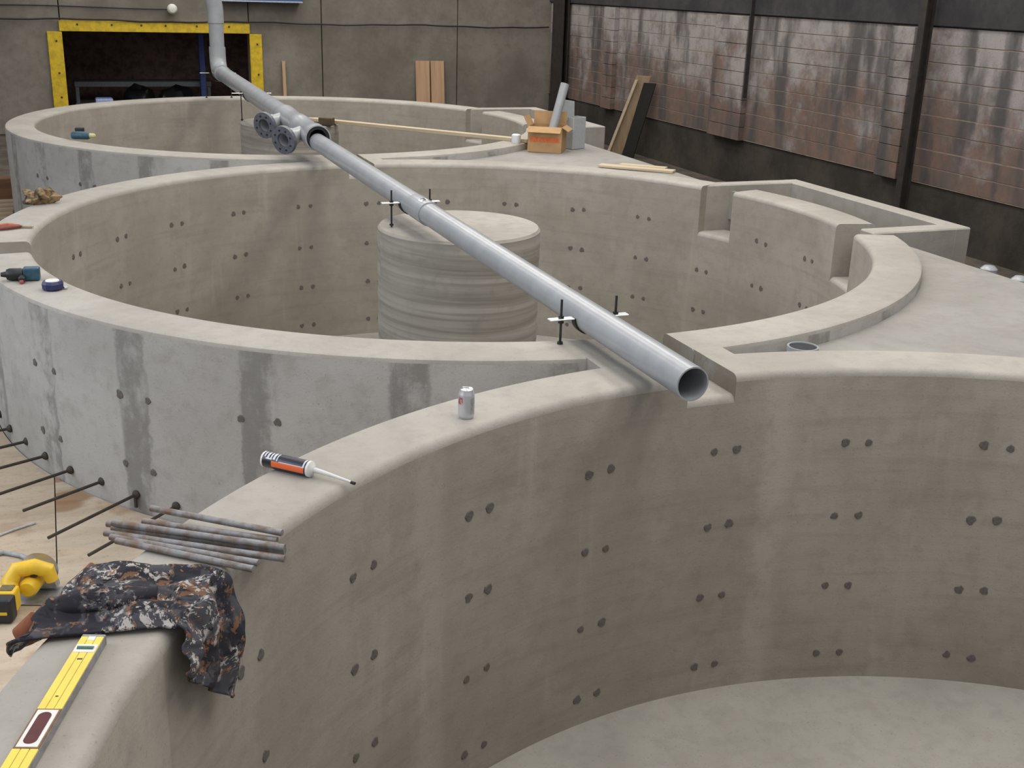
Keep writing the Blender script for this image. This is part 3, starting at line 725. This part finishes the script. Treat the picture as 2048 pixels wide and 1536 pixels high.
# small cordless driver
t = thing('cordless_driver', 'small black and teal cordless driver on the left rim of the middle tank', 'power tool', (-2.885, -0.985, 0.0), (0, 0, math.radians(-6)))
b = B(); lathe(b, [(0, -0.085), (0.028, -0.085), (0.034, -0.07), (0.034, -0.01), (0.030, 0.0), (0, 0.0)], 20, Matrix.Translation((0, 0, 0.036)) @ Matrix.Rotation(PI/2, 4, 'Y')); obj('motor_housing', b, BLACKP, t, smooth=True)
b = B(); box(b, (0.045, 0, 0.038), (0.085, 0.062, 0.072), bev=0.008, seg=2); obj('battery', b, TEAL, t)
b = B(); lathe(b, [(0, -0.115), (0.012, -0.115), (0.018, -0.085), (0, -0.085)], 12, Matrix.Translation((0, 0, 0.036)) @ Matrix.Rotation(PI/2, 4, 'Y')); obj('chuck', b, BLACKP, t, smooth=True)
b = B(); box(b, (0.0, -0.055, 0.022), (0.035, 0.06, 0.036), bev=0.008); obj('grip', b, BLACKP, t)
b = B(); box(b, (0.0, -0.088, 0.012), (0.022, 0.014, 0.02), bev=0.004); obj('trigger', b, plain('red_plastic', (0.45, 0.10, 0.10), 0.5), t)
# tape measure
t = thing('tape_measure', 'navy blue tape measure with a white face on the left rim of the middle tank', 'tape measure', (-2.735, -1.235, 0.0), (0, 0, math.radians(15)))
b = B(); lathe(b, [(0, 0), (0.048, 0), (0.056, 0.012), (0.057, 0.036), (0.048, 0.05), (0, 0.05)], 10); obj('case', b, NAVY, t)
b = B(); lathe(b, [(0, 0.049), (0.038, 0.049), (0.034, 0.054), (0, 0.055)], 20); obj('face_label', b, WHITE, t)
b = B(); box(b, (0.06, -0.02, 0.008), (0.02, 0.022, 0.012), bev=0.002); obj('tape_hook', b, SILV, t)
# crumpled cloth
def clothmat():
    m, nt, p = newmat('brown_cloth')
    tc = N(nt, 'ShaderNodeTexCoord').outputs['Object']; f = noise(nt, tc, 22, 4); g = noise(nt, tc, 9, 3)
    c = mixc(nt, ramp(nt, f, 0.42, 0.58), (0.25, 0.17, 0.09), (0.06, 0.05, 0.03)); c = mixc(nt, ramp(nt, g, 0.5, 0.62), c, (0.36, 0.24, 0.13))
    nt.links.new(c, p.inputs['Base Color']); p.inputs['Roughness'].default_value = 0.95; return m
b = B(); blob(b, (0, 0, 0.045), (0.11, 0.085, 0.06), 5.2, 0.75, 4, 1.8)
for v in b.verts: v.co.z = max(v.co.z+0.012*mnoise.noise(v.co*30), 0.0)
tag(obj('work_glove', b, clothmat(), loc=(-2.80, 1.40, -0.001), smooth=True), 'crumpled brown work glove on the far left rim of the middle tank', 'glove')
# snips with orange red handles
t = thing('hand_snips', 'hand snips with orange red handles on the left rim of the middle tank', 'snips', (-2.93, 0.50, 0.0))
RED = plain('orange_red_grip', (0.50, 0.13, 0.05), 0.5)
b = B(); sweep(b, [(-0.16, 0.02, 0.014), (-0.07, 0.045, 0.016), (0.0, 0.012, 0.014), (0.015, 0.0, 0.012)], [0.011, 0.013, 0.010, 0.008], 10); obj('handle', b, RED, t, smooth=True)
b = B(); sweep(b, [(-0.16, -0.075, 0.014), (-0.07, -0.055, 0.018), (0.0, -0.02, 0.015), (0.015, -0.005, 0.012)], [0.012, 0.015, 0.012, 0.008], 10); obj('handle', b, plain('dark_red_grip', (0.22, 0.06, 0.04), 0.5), t, smooth=True)
b = B(); box(b, (0.045, -0.012, 0.012), (0.09, 0.026, 0.010), rz=-0.35, bev=0.003); obj('jaw', b, plain('worn_brass', (0.50, 0.42, 0.30), 0.45, 0.4), t)
b = B(); lathe(b, [(0, 0.022), (0.011, 0.022), (0.012, 0.004), (0, 0.004)], 10, Matrix.Translation((0.012, -0.004, 0))); obj('pivot', b, SILV, t)
# cordless drill on the farthest tank
t = thing('cordless_drill', 'dark cordless drill with a yellow end on the rim of the farthest tank', 'drill', (-2.42, 4.98, 0.0), (0, 0, math.radians(-20)))
b = B(); lathe(b, [(0, -0.10), (0.034, -0.10), (0.040, -0.08), (0.040, 0.06), (0.030, 0.08), (0, 0.08)], 18, Matrix.Translation((0.02, 0, 0.044)) @ Matrix.Rotation(PI/2, 4, 'Y')); obj('body', b, TEAL, t, smooth=True)
b = B(); box(b, (-0.045, 0.07, 0.05), (0.045, 0.13, 0.042), bev=0.01, seg=2); obj('grip', b, BLACKP, t)
b = B(); box(b, (-0.05, 0.155, 0.055), (0.085, 0.06, 0.10), bev=0.01, seg=2); obj('battery', b, BLACKP, t)
b = B(); lathe(b, [(0, 0.08), (0.026, 0.08), (0.022, 0.13), (0.01, 0.14), (0, 0.14)], 14, Matrix.Translation((0.02, 0, 0.044)) @ Matrix.Rotation(PI/2, 4, 'Y')); obj('chuck', b, plain('yellow_grey_plastic', (0.62, 0.56, 0.30), 0.5), t, smooth=True)
# soda can
def canmat():
    m, nt, p = newmat('printed_can')
    tc = N(nt, 'ShaderNodeTexCoord').outputs['Object']
    s = N(nt, 'ShaderNodeSeparateXYZ'); nt.links.new(tc, s.inputs[0]); x, y, z = s.outputs
    ang = math_(nt, 'ARCTAN2', y, x); f = noise(nt, combine(nt, math_(nt, 'MULTIPLY', ang, 3.0), math_(nt, 'MULTIPLY', z, 60.0), 0), 1.6, 3)
    red = math_(nt, 'MULTIPLY', ramp(nt, math_(nt, 'ABSOLUTE', math_(nt, 'SUBTRACT', ang, -2.75)), 0.55, 0.25), ramp(nt, math_(nt, 'ABSOLUTE', math_(nt, 'SUBTRACT', z, 0.078)), 0.020, 0.010))
    grey = math_(nt, 'MULTIPLY', ramp(nt, math_(nt, 'ABSOLUTE', math_(nt, 'SUBTRACT', ang, -0.95)), 0.5, 0.35), ramp(nt, math_(nt, 'ABSOLUTE', math_(nt, 'SUBTRACT', z, 0.055)), 0.040, 0.030))
    c = mixc(nt, math_(nt, 'MULTIPLY', red, ramp(nt, f, 0.42, 0.5)), (0.60, 0.61, 0.64), (0.48, 0.12, 0.12))
    c = mixc(nt, math_(nt, 'MULTIPLY', grey, math_(nt, 'ADD', 0.35, math_(nt, 'MULTIPLY', ramp(nt, f, 0.45, 0.55), 0.3))), c, (0.25, 0.26, 0.32))
    nt.links.new(c, p.inputs['Base Color']); p.inputs['Metallic'].default_value = 0.6; p.inputs['Roughness'].default_value = 0.35; return m
t = thing('soda_can', 'silver drink can with a small red mark on the near tank rim', 'can', (-1.224, -3.715, 0.0))
b = B(); lathe(b, [(0, 0.004), (0.022, 0.004), (0.025, 0.0), (0.0325, 0.012), (0.033, 0.018), (0.033, 0.098), (0.0315, 0.104), (0.027, 0.117), (0.0268, 0.119)], 40); obj('can_body', b, canmat(), t, smooth=True)
b = B(); lathe(b, [(0.0268, 0.117), (0.0275, 0.121), (0.0265, 0.122), (0.0250, 0.120), (0.0235, 0.1155), (0, 0.1160)], 32); lid = obj('can_lid', b, SILV, t, smooth=True)
b = B(); box(b, (0.004, -0.004, 0.1172), (0.012, 0.022, 0.0014), bev=0.0005); obj('pull_tab', b, GALV, lid)
# caulk cartridge
def tubemat():
    m, nt, p = newmat('printed_cartridge')
    tc = N(nt, 'ShaderNodeTexCoord').outputs['Object']
    s = N(nt, 'ShaderNodeSeparateXYZ'); nt.links.new(tc, s.inputs[0]); x, y, z = s.outputs
    ang = math_(nt, 'ARCTAN2', y, x)
    c = (0.015, 0.016, 0.03)
    def rng(v, a, b_, soft): return math_(nt, 'MULTIPLY', ramp(nt, v, a-soft, a+soft), math_(nt, 'SUBTRACT', 1.0, ramp(nt, v, b_-soft, b_+soft)))
    org = math_(nt, 'MULTIPLY', rng(ang, 1.15, 1.95, 0.03), rng(z, 0.045, 0.178, 0.002))
    c = mixc(nt, org, c, (0.80, 0.15, 0.04))
    for (z0, z1, a0, a1) in ((0.012, 0.018, -1.3, -0.2), (0.024, 0.032, -1.3, 0.05), (0.038, 0.044, -1.2, 0.05), (0.049, 0.058, -1.3, 0.0), (0.064, 0.068, -1.3, 0.1), (0.020, 0.045, -0.1, 0.06), (0.075, 0.178, 0.12, 0.20), (0.172, 0.178, -1.6, 0.2)):
        c = mixc(nt, math_(nt, 'MULTIPLY', rng(ang, a0+0.95, a1+0.95, 0.04), rng(z, z0, z1, 0.001)), c, (0.62, 0.64, 0.68))
    nt.links.new(c, p.inputs['Base Color']); p.inputs['Roughness'].default_value = 0.35; return m
p0 = Vector((-2.062, -3.972, 0.0300)); p1 = Vector((-1.926, -4.108, 0.0292))
d_ = (p1-p0).normalized()
xa = Vector((0, 0, 1)).cross(d_).normalized(); up_ = d_.cross(xa)
side = -up_.cross(d_)          # horizontal, chosen so the print faces up and towards the camera
Mt = Matrix(((up_.x, (d_.cross(up_)).x, d_.x, p0.x), (up_.y, (d_.cross(up_)).y, d_.y, p0.y), (up_.z, (d_.cross(up_)).z, d_.z, p0.z), (0, 0, 0, 1)))
t = thing('caulk_cartridge', 'black and orange caulk cartridge with a long nozzle on the near tank rim', 'caulk tube'); t.matrix_world = Mt
b = B(); lathe(b, [(0, 0.004), (0.0255, 0.004), (0.0270, 0.0), (0.0280, 0.002), (0.0280, 0.186), (0.0, 0.186)], 32); obj('cartridge', b, tubemat(), t, smooth=True)
b = B(); lathe(b, [(0.0275, -0.001), (0.0288, 0.001), (0.0288, 0.006), (0.0282, 0.007)], 32); obj('tail_ring', b, WHITE, t, smooth=True)
WHP = plain('white_nozzle', (0.70, 0.71, 0.70), 0.4, var=0.03)
b = B(); lathe(b, [(0.0286, 0.184), (0.0286, 0.193), (0.019, 0.198), (0.012, 0.205), (0, 0.205)], 32); obj('shoulder', b, WHP, t, smooth=True)
b = B(); sweep(b, [(0, 0, 0.20), (-0.002, 0, 0.24), (-0.008, 0, 0.30), (-0.016, 0, 0.362)], [0.010, 0.008, 0.0055, 0.004], 14); nz = obj('nozzle', b, WHP, t, smooth=True)
b = B(); sweep(b, [(-0.0155, 0, 0.352), (-0.017, 0, 0.368)], 0.0055, 10); obj('nozzle_tip', b, RUBBER, nz, smooth=True)
# steel bars lying across the near rim
BAR = plain('weathered_steel_bar', (0.27, 0.275, 0.29), 0.55, 0.2, c2=(0.17, 0.12, 0.085), scale=22)
bars = [((-2.605, -4.300, 0.012), (-2.130, -4.610, 0.012)), ((-2.500, -4.318, 0.013), (-2.128, -4.575, 0.013)), ((-2.470, -4.270, 0.032), (-2.112, -4.575, 0.036)), ((-2.592, -4.335, 0.012), (-2.118, -4.650, 0.012)),
        ((-2.615, -4.365, 0.013), (-2.128, -4.700, 0.013)), ((-2.600, -4.397, 0.012), (-2.205, -4.700, 0.012)), ((-2.590, -4.345, 0.034), (-2.122, -4.670, 0.034)), ((-2.585, -4.430, 0.013), (-2.225, -4.735, 0.013))]
BARL = ['second steel bar from the back of the bundle on the near rim', 'shorter steel bar behind the second one in the bundle on the near rim', 'rustiest steel bar lying loose at the back of the bundle on the near rim', 'steel bar on the rim in the middle of the bundle, under the upper one', 'third steel bar from the front of the bundle on the near rim', 'second steel bar from the front of the bundle on the near rim', 'upper steel bar lying on top of the bundle on the near rim', 'frontmost steel bar of the bundle, nearest the jacket']
for i, (a, q) in enumerate(bars):
    a, q = Vector(a), Vector(q); b = B(); L = (q-a).length
    sweep(b, [(0, 0, 0), (L, 0, 0)], 0.0105, 12)
    o = obj('steel_bar', b, BAR, loc=a, smooth=True); dd = q-a
    o.rotation_euler = (0, math.atan2(-dd.z, math.hypot(dd.x, dd.y)), math.atan2(dd.y, dd.x))
    tag(o, BARL[i], 'steel bar', 'bundle of steel bars on the near rim')
# spirit level
YL = plain('level_yellow', (0.86, 0.66, 0.10), 0.4, var=0.04, scale=10)
ALU = plain('level_aluminium', (0.38, 0.38, 0.40), 0.45, 0.5)
MAR = plain('maroon_recess', (0.10, 0.02, 0.02), 0.6)
dl = Vector((-0.179, -0.496, 0)).normalized(); start = Vector((-2.668, -4.985, 0.0))
t = thing('spirit_level', 'long yellow spirit level lying on the near tank rim beside the jacket', 'spirit level', start+Vector((0, 0, 0.001)), (0, 0, math.atan2(dl.y, dl.x)))
LL, LW, LH = 1.2, 0.058, 0.026
b = B(); box(b, (LL/2, 0, LH/2), (LL, LW, LH), bev=0.002); body = obj('body', b, ALU, t)
def strip(x0, x1, y0, y1, m, nm, zt, par=t, bev=0.0008):
    b = B(); box(b, ((x0+x1)/2, (y0+y1)/2, LH+zt/2-0.0006), (x1-x0, y1-y0, zt+0.0012), bev=bev); return obj(nm, b, m, par)
for (x0, x1) in ((0.012, 0.322), (0.468, 1.19)):
    for (y0, y1) in ((-0.0285, -0.0105), (-0.0090, 0.0090), (0.0105, 0.0285)):
        strip(x0, x1, y0, y1, YL, 'yellow_rail', 0.0022)
strip(0.322, 0.468, -0.0285, 0.0285, plain('handle_brown', (0.22, 0.11, 0.05), 0.5), 'handle_plate', 0.0022)
hp = strip(0.327, 0.463, -0.0240, 0.0240, WHITE, 'handle_collar', 0.0034)
b = B(); pts = []
n = 10; ring = []
for k in range(2*n+2):
    a = PI/2+PI*k/n if k <= n else -PI/2+PI*(k-n-1)/n
    cx = 0.352 if k <= n else 0.438
    ring.append((cx+0.0150*math.cos(a), 0.0150*math.sin(a)))
lo = [b.verts.new((x, y, LH)) for x, y in ring]; hi = [b.verts.new((x, y, LH+0.0042)) for x, y in ring]
b.faces.new(hi); b.faces.new(lo[::-1])
for k in range(len(ring)): b.faces.new((lo[k], lo[(k+1) % len(ring)], hi[(k+1) % len(ring)], hi[k]))
obj('hand_hole', b, MAR, t)
vp = strip(0.050, 0.086, -0.0270, 0.0270, WHITE, 'vial_holder', 0.0034)
b = B(); sweep(b, [(0.068, -0.020, LH+0.002), (0.068, 0.020, LH+0.002)], 0.0065, 12); obj('vial', b, plain('green_vial', (0.10, 0.20, 0.16), 0.15), vp, smooth=True)
strip(0.012, 0.030, -0.0095, 0.0095, WHITE, 'end_notch', 0.0030)
strip(0.112, 0.119, -0.006, 0.008, BLACKP, 'print_mark', 0.0026); strip(0.270, 0.276, -0.004, 0.004, BOLT, 'print_mark', 0.0026)
b = B(); box(b, (0.004, 0, LH/2+0.0006), (0.010, LW+0.002, LH+0.001), bev=0.002); obj('end_cap', b, ALU, t)
# circular saw
t = thing('circular_saw', 'yellow and black cordless circular saw on the plywood beside the jacket', 'circular saw', (-2.94, -2.86, -1.0), (0, 0, math.radians(-18)))
SY = plain('saw_yellow', (0.80, 0.52, 0.03), 0.4, var=0.06, scale=14)
SG = plain('saw_grey_metal', (0.42, 0.44, 0.46), 0.35, 0.6)
b = B(); box(b, (0.0, 0.06, 0.006), (0.28, 0.16, 0.005), bev=0.002); obj('shoe_plate', b, SG, t)
b = B(); pts_o = []
for z0, z1 in ((0, 1),):
    o_, i_ = [], []
    for k in range(21):
        a = PI*k/20
        o_.append((0.088*math.cos(a), 0.088*math.sin(a)*0.92+0.022))
    A = [b.verts.new((x, 0.095, z)) for x, z in o_]; Q = [b.verts.new((x, 0.142, z)) for x, z in o_]
    b.faces.new(A[::-1]); b.faces.new(Q)
    for k in range(20): b.faces.new((A[k], A[k+1], Q[k+1], Q[k]))
    b.faces.new((A[-1], A[0], Q[0], Q[-1]))
obj('blade_guard', b, SG, t)
b = B(); lathe(b, [(0, -0.001), (0.082, -0.001), (0.082, 0.001), (0, 0.001)], 36, axis_M((0, 0.158, 0.085), (0, 1, 0))); obj('saw_blade', b, SILV, t)
b = B(); lathe(b, [(0, -0.06), (0.032, -0.06), (0.042, -0.045), (0.045, 0.05), (0, 0.05)], 20, axis_M((0, 0.045, 0.075), (0, 1, 0))); obj('motor_housing', b, SY, t, smooth=True)
b = B(); sweep(b, [(0.085, 0.06, 0.085), (0.075, 0.055, 0.135), (0.02, 0.045, 0.158), (-0.05, 0.03, 0.148), (-0.075, 0.0, 0.105), (-0.062, -0.035, 0.075)], [0.028, 0.034, 0.036, 0.038, 0.038, 0.038], 14); obj('handle', b, SY, t, smooth=True)
bt = B(); box(bt, (-0.058, -0.085, 0.070), (0.088, 0.075, 0.10), bev=0.01, seg=2); bx_ = obj('battery_mount', bt, SY, t)
b = B(); box(b, (-0.058, -0.078, 0.118), (0.056, 0.05, 0.012), bev=0.002); obj('rating_plate', b, plain('olive_label', (0.16, 0.13, 0.06), 0.5), bx_)
b = B(); box(b, (-0.058, -0.145, 0.060), (0.096, 0.07, 0.108), bev=0.012, seg=2); bat = obj('battery', b, BLACKP, t)
b = B(); box(b, (-0.058, -0.182, 0.055), (0.060, 0.006, 0.012)); obj('battery_stripe', b, SY, bat)
b = B(); box(b, (0.02, 0.03, 0.125), (0.03, 0.02, 0.02), bev=0.004); obj('trigger', b, BLACKP, t)
# pale hose end behind the saw
b = B(); pts = [(-3.42, -2.30, 0.012), (-3.2, -2.38, 0.012), (-3.06, -2.34, 0.012), (-2.98, -2.40, 0.012), (-2.90, -2.52, 0.012)]
sweep(b, pts, 0.011, 10); tag(obj('grey_hose', b, plain('pale_grey_hose', (0.36, 0.38, 0.40), 0.5), loc=(0, 0, -1.0), smooth=True), 'thin pale grey hose on the plywood behind the circular saw', 'hose')
b = B(); pts = [(-3.3, -2.22, 0.007), (-3.14, -2.17, 0.007), (-3.02, -2.09, 0.007), (-2.92, -2.04, 0.007)]
sweep(b, pts, 0.006, 8); tag(obj('pale_cord', b, plain('pale_cord_sheath', (0.50, 0.52, 0.55), 0.5), loc=(0, 0, -1.0), smooth=True), 'thin pale cord on the plywood below the longest visible dowel', 'cord')

# ------------------------------------------------------------------ camouflage jacket over the near rim
def camo():
    m, nt, p = newmat('camouflage_cloth')
    tc = N(nt, 'ShaderNodeTexCoord').outputs['Object']
    w = nt.nodes.new('ShaderNodeVectorMath'); w.operation = 'ADD'
    wn = nt.nodes.new('ShaderNodeTexNoise'); wn.inputs['Scale'].default_value = 9; nt.links.new(tc, wn.inputs['Vector'])
    sc_ = nt.nodes.new('ShaderNodeVectorMath'); sc_.operation = 'SCALE'; sc_.inputs['Scale'].default_value = 0.10; nt.links.new(wn.outputs['Color'], sc_.inputs[0])
    nt.links.new(tc, w.inputs[0]); nt.links.new(sc_.outputs[0], w.inputs[1]); v = w.outputs[0]
    a = noise(nt, v, 11, 3, 0.6); b_ = noise(nt, v, 17, 4, 0.7); c_ = noise(nt, v, 38, 4, 0.75); d = noise(nt, v, 6, 2)
    c = mixc(nt, ramp(nt, a, 0.47, 0.53), (0.016, 0.016, 0.024), (0.055, 0.055, 0.066))
    c = mixc(nt, ramp(nt, b_, 0.56, 0.60), c, (0.17, 0.085, 0.045))
    c = mixc(nt, math_(nt, 'MULTIPLY', ramp(nt, c_, 0.52, 0.58), ramp(nt, d, 0.46, 0.54)), c, (0.42, 0.40, 0.38))
    c = mixc(nt, ramp(nt, noise(nt, v, 26, 3), 0.64, 0.68), c, (0.30, 0.12, 0.07))
    c = mixc(nt, ramp(nt, noise(nt, v, 30, 3, 0.7), 0.60, 0.64), c, (0.008, 0.008, 0.012))
    nt.links.new(c, p.inputs['Base Color']); p.inputs['Roughness'].default_value = 0.9
    bump(nt, p, c_, 0.3, 0.004); return m
CAMO = camo()
LIN = plain('rust_lining', (0.26, 0.085, 0.04), 0.9, scale=30)
J = thing('camouflage_jacket', 'dark camouflage jacket draped over the near tank rim', 'jacket', (-2.62, -4.84, 0.0))
jo = Vector((-2.62, -4.84, 0.0))
def cyl(r, a, z):
    a = math.radians(a); return Vector((r*math.cos(a), -D+r*math.sin(a), z))-jo
def drape(s, t):
    """s 0..1 from outside hem over the rim to the inside hem; t 0..1 from the near edge to the far edge"""
    # edges of the cloth along the rim
    near_top = 152.6-2.4*max(0, min(1, (s-0.22)/0.33)); far_top = 146.3-1.6*max(0, min(1, (s-0.22)/0.33))
    near_in = 151.4-0.4*t; far_in = 143.6
    if s < 0.22: a = 151.9+0.9*s/0.22+(146.6-152.2)*t
    elif s < 0.60: a = near_top+(far_top-near_top)*t
    else: a = 150.3+(144.4-150.3)*t+1.2*(s-0.60)/0.40
    fold = 0.013*mnoise.noise(Vector((s*7.0, t*5.0, 1.3)))+0.008*mnoise.noise(Vector((s*16.0, t*11.0, 7.1)))+0.010*math.sin(t*13+2.5*math.sin(s*6))
    if s < 0.22:
        q = s/0.22; r = RO+0.035+0.055*(1-q)+fold*1.2; z = -0.085*(1-q)*(0.75+0.5*t)+0.022*q
        z += 0.0
    elif s < 0.60:
        q = (s-0.22)/0.38; r = RO+0.035-(RO-RI+0.055)*q
        z = 0.030+0.012*math.sin(PI*q)*(0.6+0.8*t)+fold*1.1+0.012*math.sin(q*9+t*6)
        z = max(0.007, z*(0.30+0.70*min(1, t*4.5)))
    else:
        q = (s-0.60)/0.40; drop = 0.10+0.27*(t**0.9)
        bulge = 0.022*math.sin(PI*min(1, q*1.05))*(0.4+0.9*t)+0.020*max(0, math.sin(t*9.5-0.6+1.2*q))*min(1, q*3)
        r = RI-0.020-0.03*q-bulge+fold*1.3; z = 0.026-drop*q
        r = min(r, RI-0.010)
        if q < 0.12: z = 0.026-drop*q*q*4
    return cyl(r, a, z)
b = B(); NS, NT = 84, 56
g = [[b.verts.new(drape(i/NS, j/NT)) for j in range(NT+1)] for i in range(NS+1)]
for i in range(NS):
    for j in range(NT): b.faces.new((g[i][j], g[i][j+1], g[i+1][j+1], g[i+1][j]))
for _ in range(3): bmesh.ops.smooth_vert(b, verts=b.verts[:], factor=0.45)
jb = obj('jacket_body', b, CAMO, J, smooth=True)
so = jb.modifiers.new('thick', 'SOLIDIFY'); so.thickness = 0.007; so.offset = 1
# second sleeve lying across the top towards the plywood
b = B(); pts = []; rads = []
for k in range(13):
    q = k/12; a = 148.3+2.2*q; r = RI+0.08+0.29*q; z = 0.048-0.015*q*q
    if r > RO+0.01: z -= (r-RO-0.01)*1.0
    pts.append(cyl(r, a, z)); rads.append(0.026+0.010*math.sin(PI*q))
sweep(b, pts, rads, 20)
bmesh.ops.subdivide_edges(b, edges=b.edges[:], cuts=1, use_grid_fill=True)
for v in b.verts: v.co += Vector((0.2, -0.4, 1))*0.014*mnoise.noise(v.co*25)
sl2 = obj('sleeve', b, CAMO, J, smooth=True)
b = B(); sweep(b, [cyl(RO+0.055, 150.35, -0.008), cyl(RO+0.10, 150.75, -0.045)], [0.036, 0.030], 16)
obj('cuff_lining', b, LIN, sl2, smooth=True)
b = B(); pts = [cyl(RO+0.06, 149.4-1.0*k, -0.03+0.012*k) for k in range(5)]
sweep(b, pts, [0.012, 0.018, 0.020, 0.016, 0.010], 12); obj('collar_edge', b, LIN, J, smooth=True)
b = B(); pts = [cyl(RI-0.052-0.006*math.sin(k), 144.75-0.10*k, -0.05-0.022*k) for k in range(7)]
sweep(b, pts, [0.004]*5+[0.007, 0.005], 8); obj('drawstring', b, RUBBER, J, smooth=True)
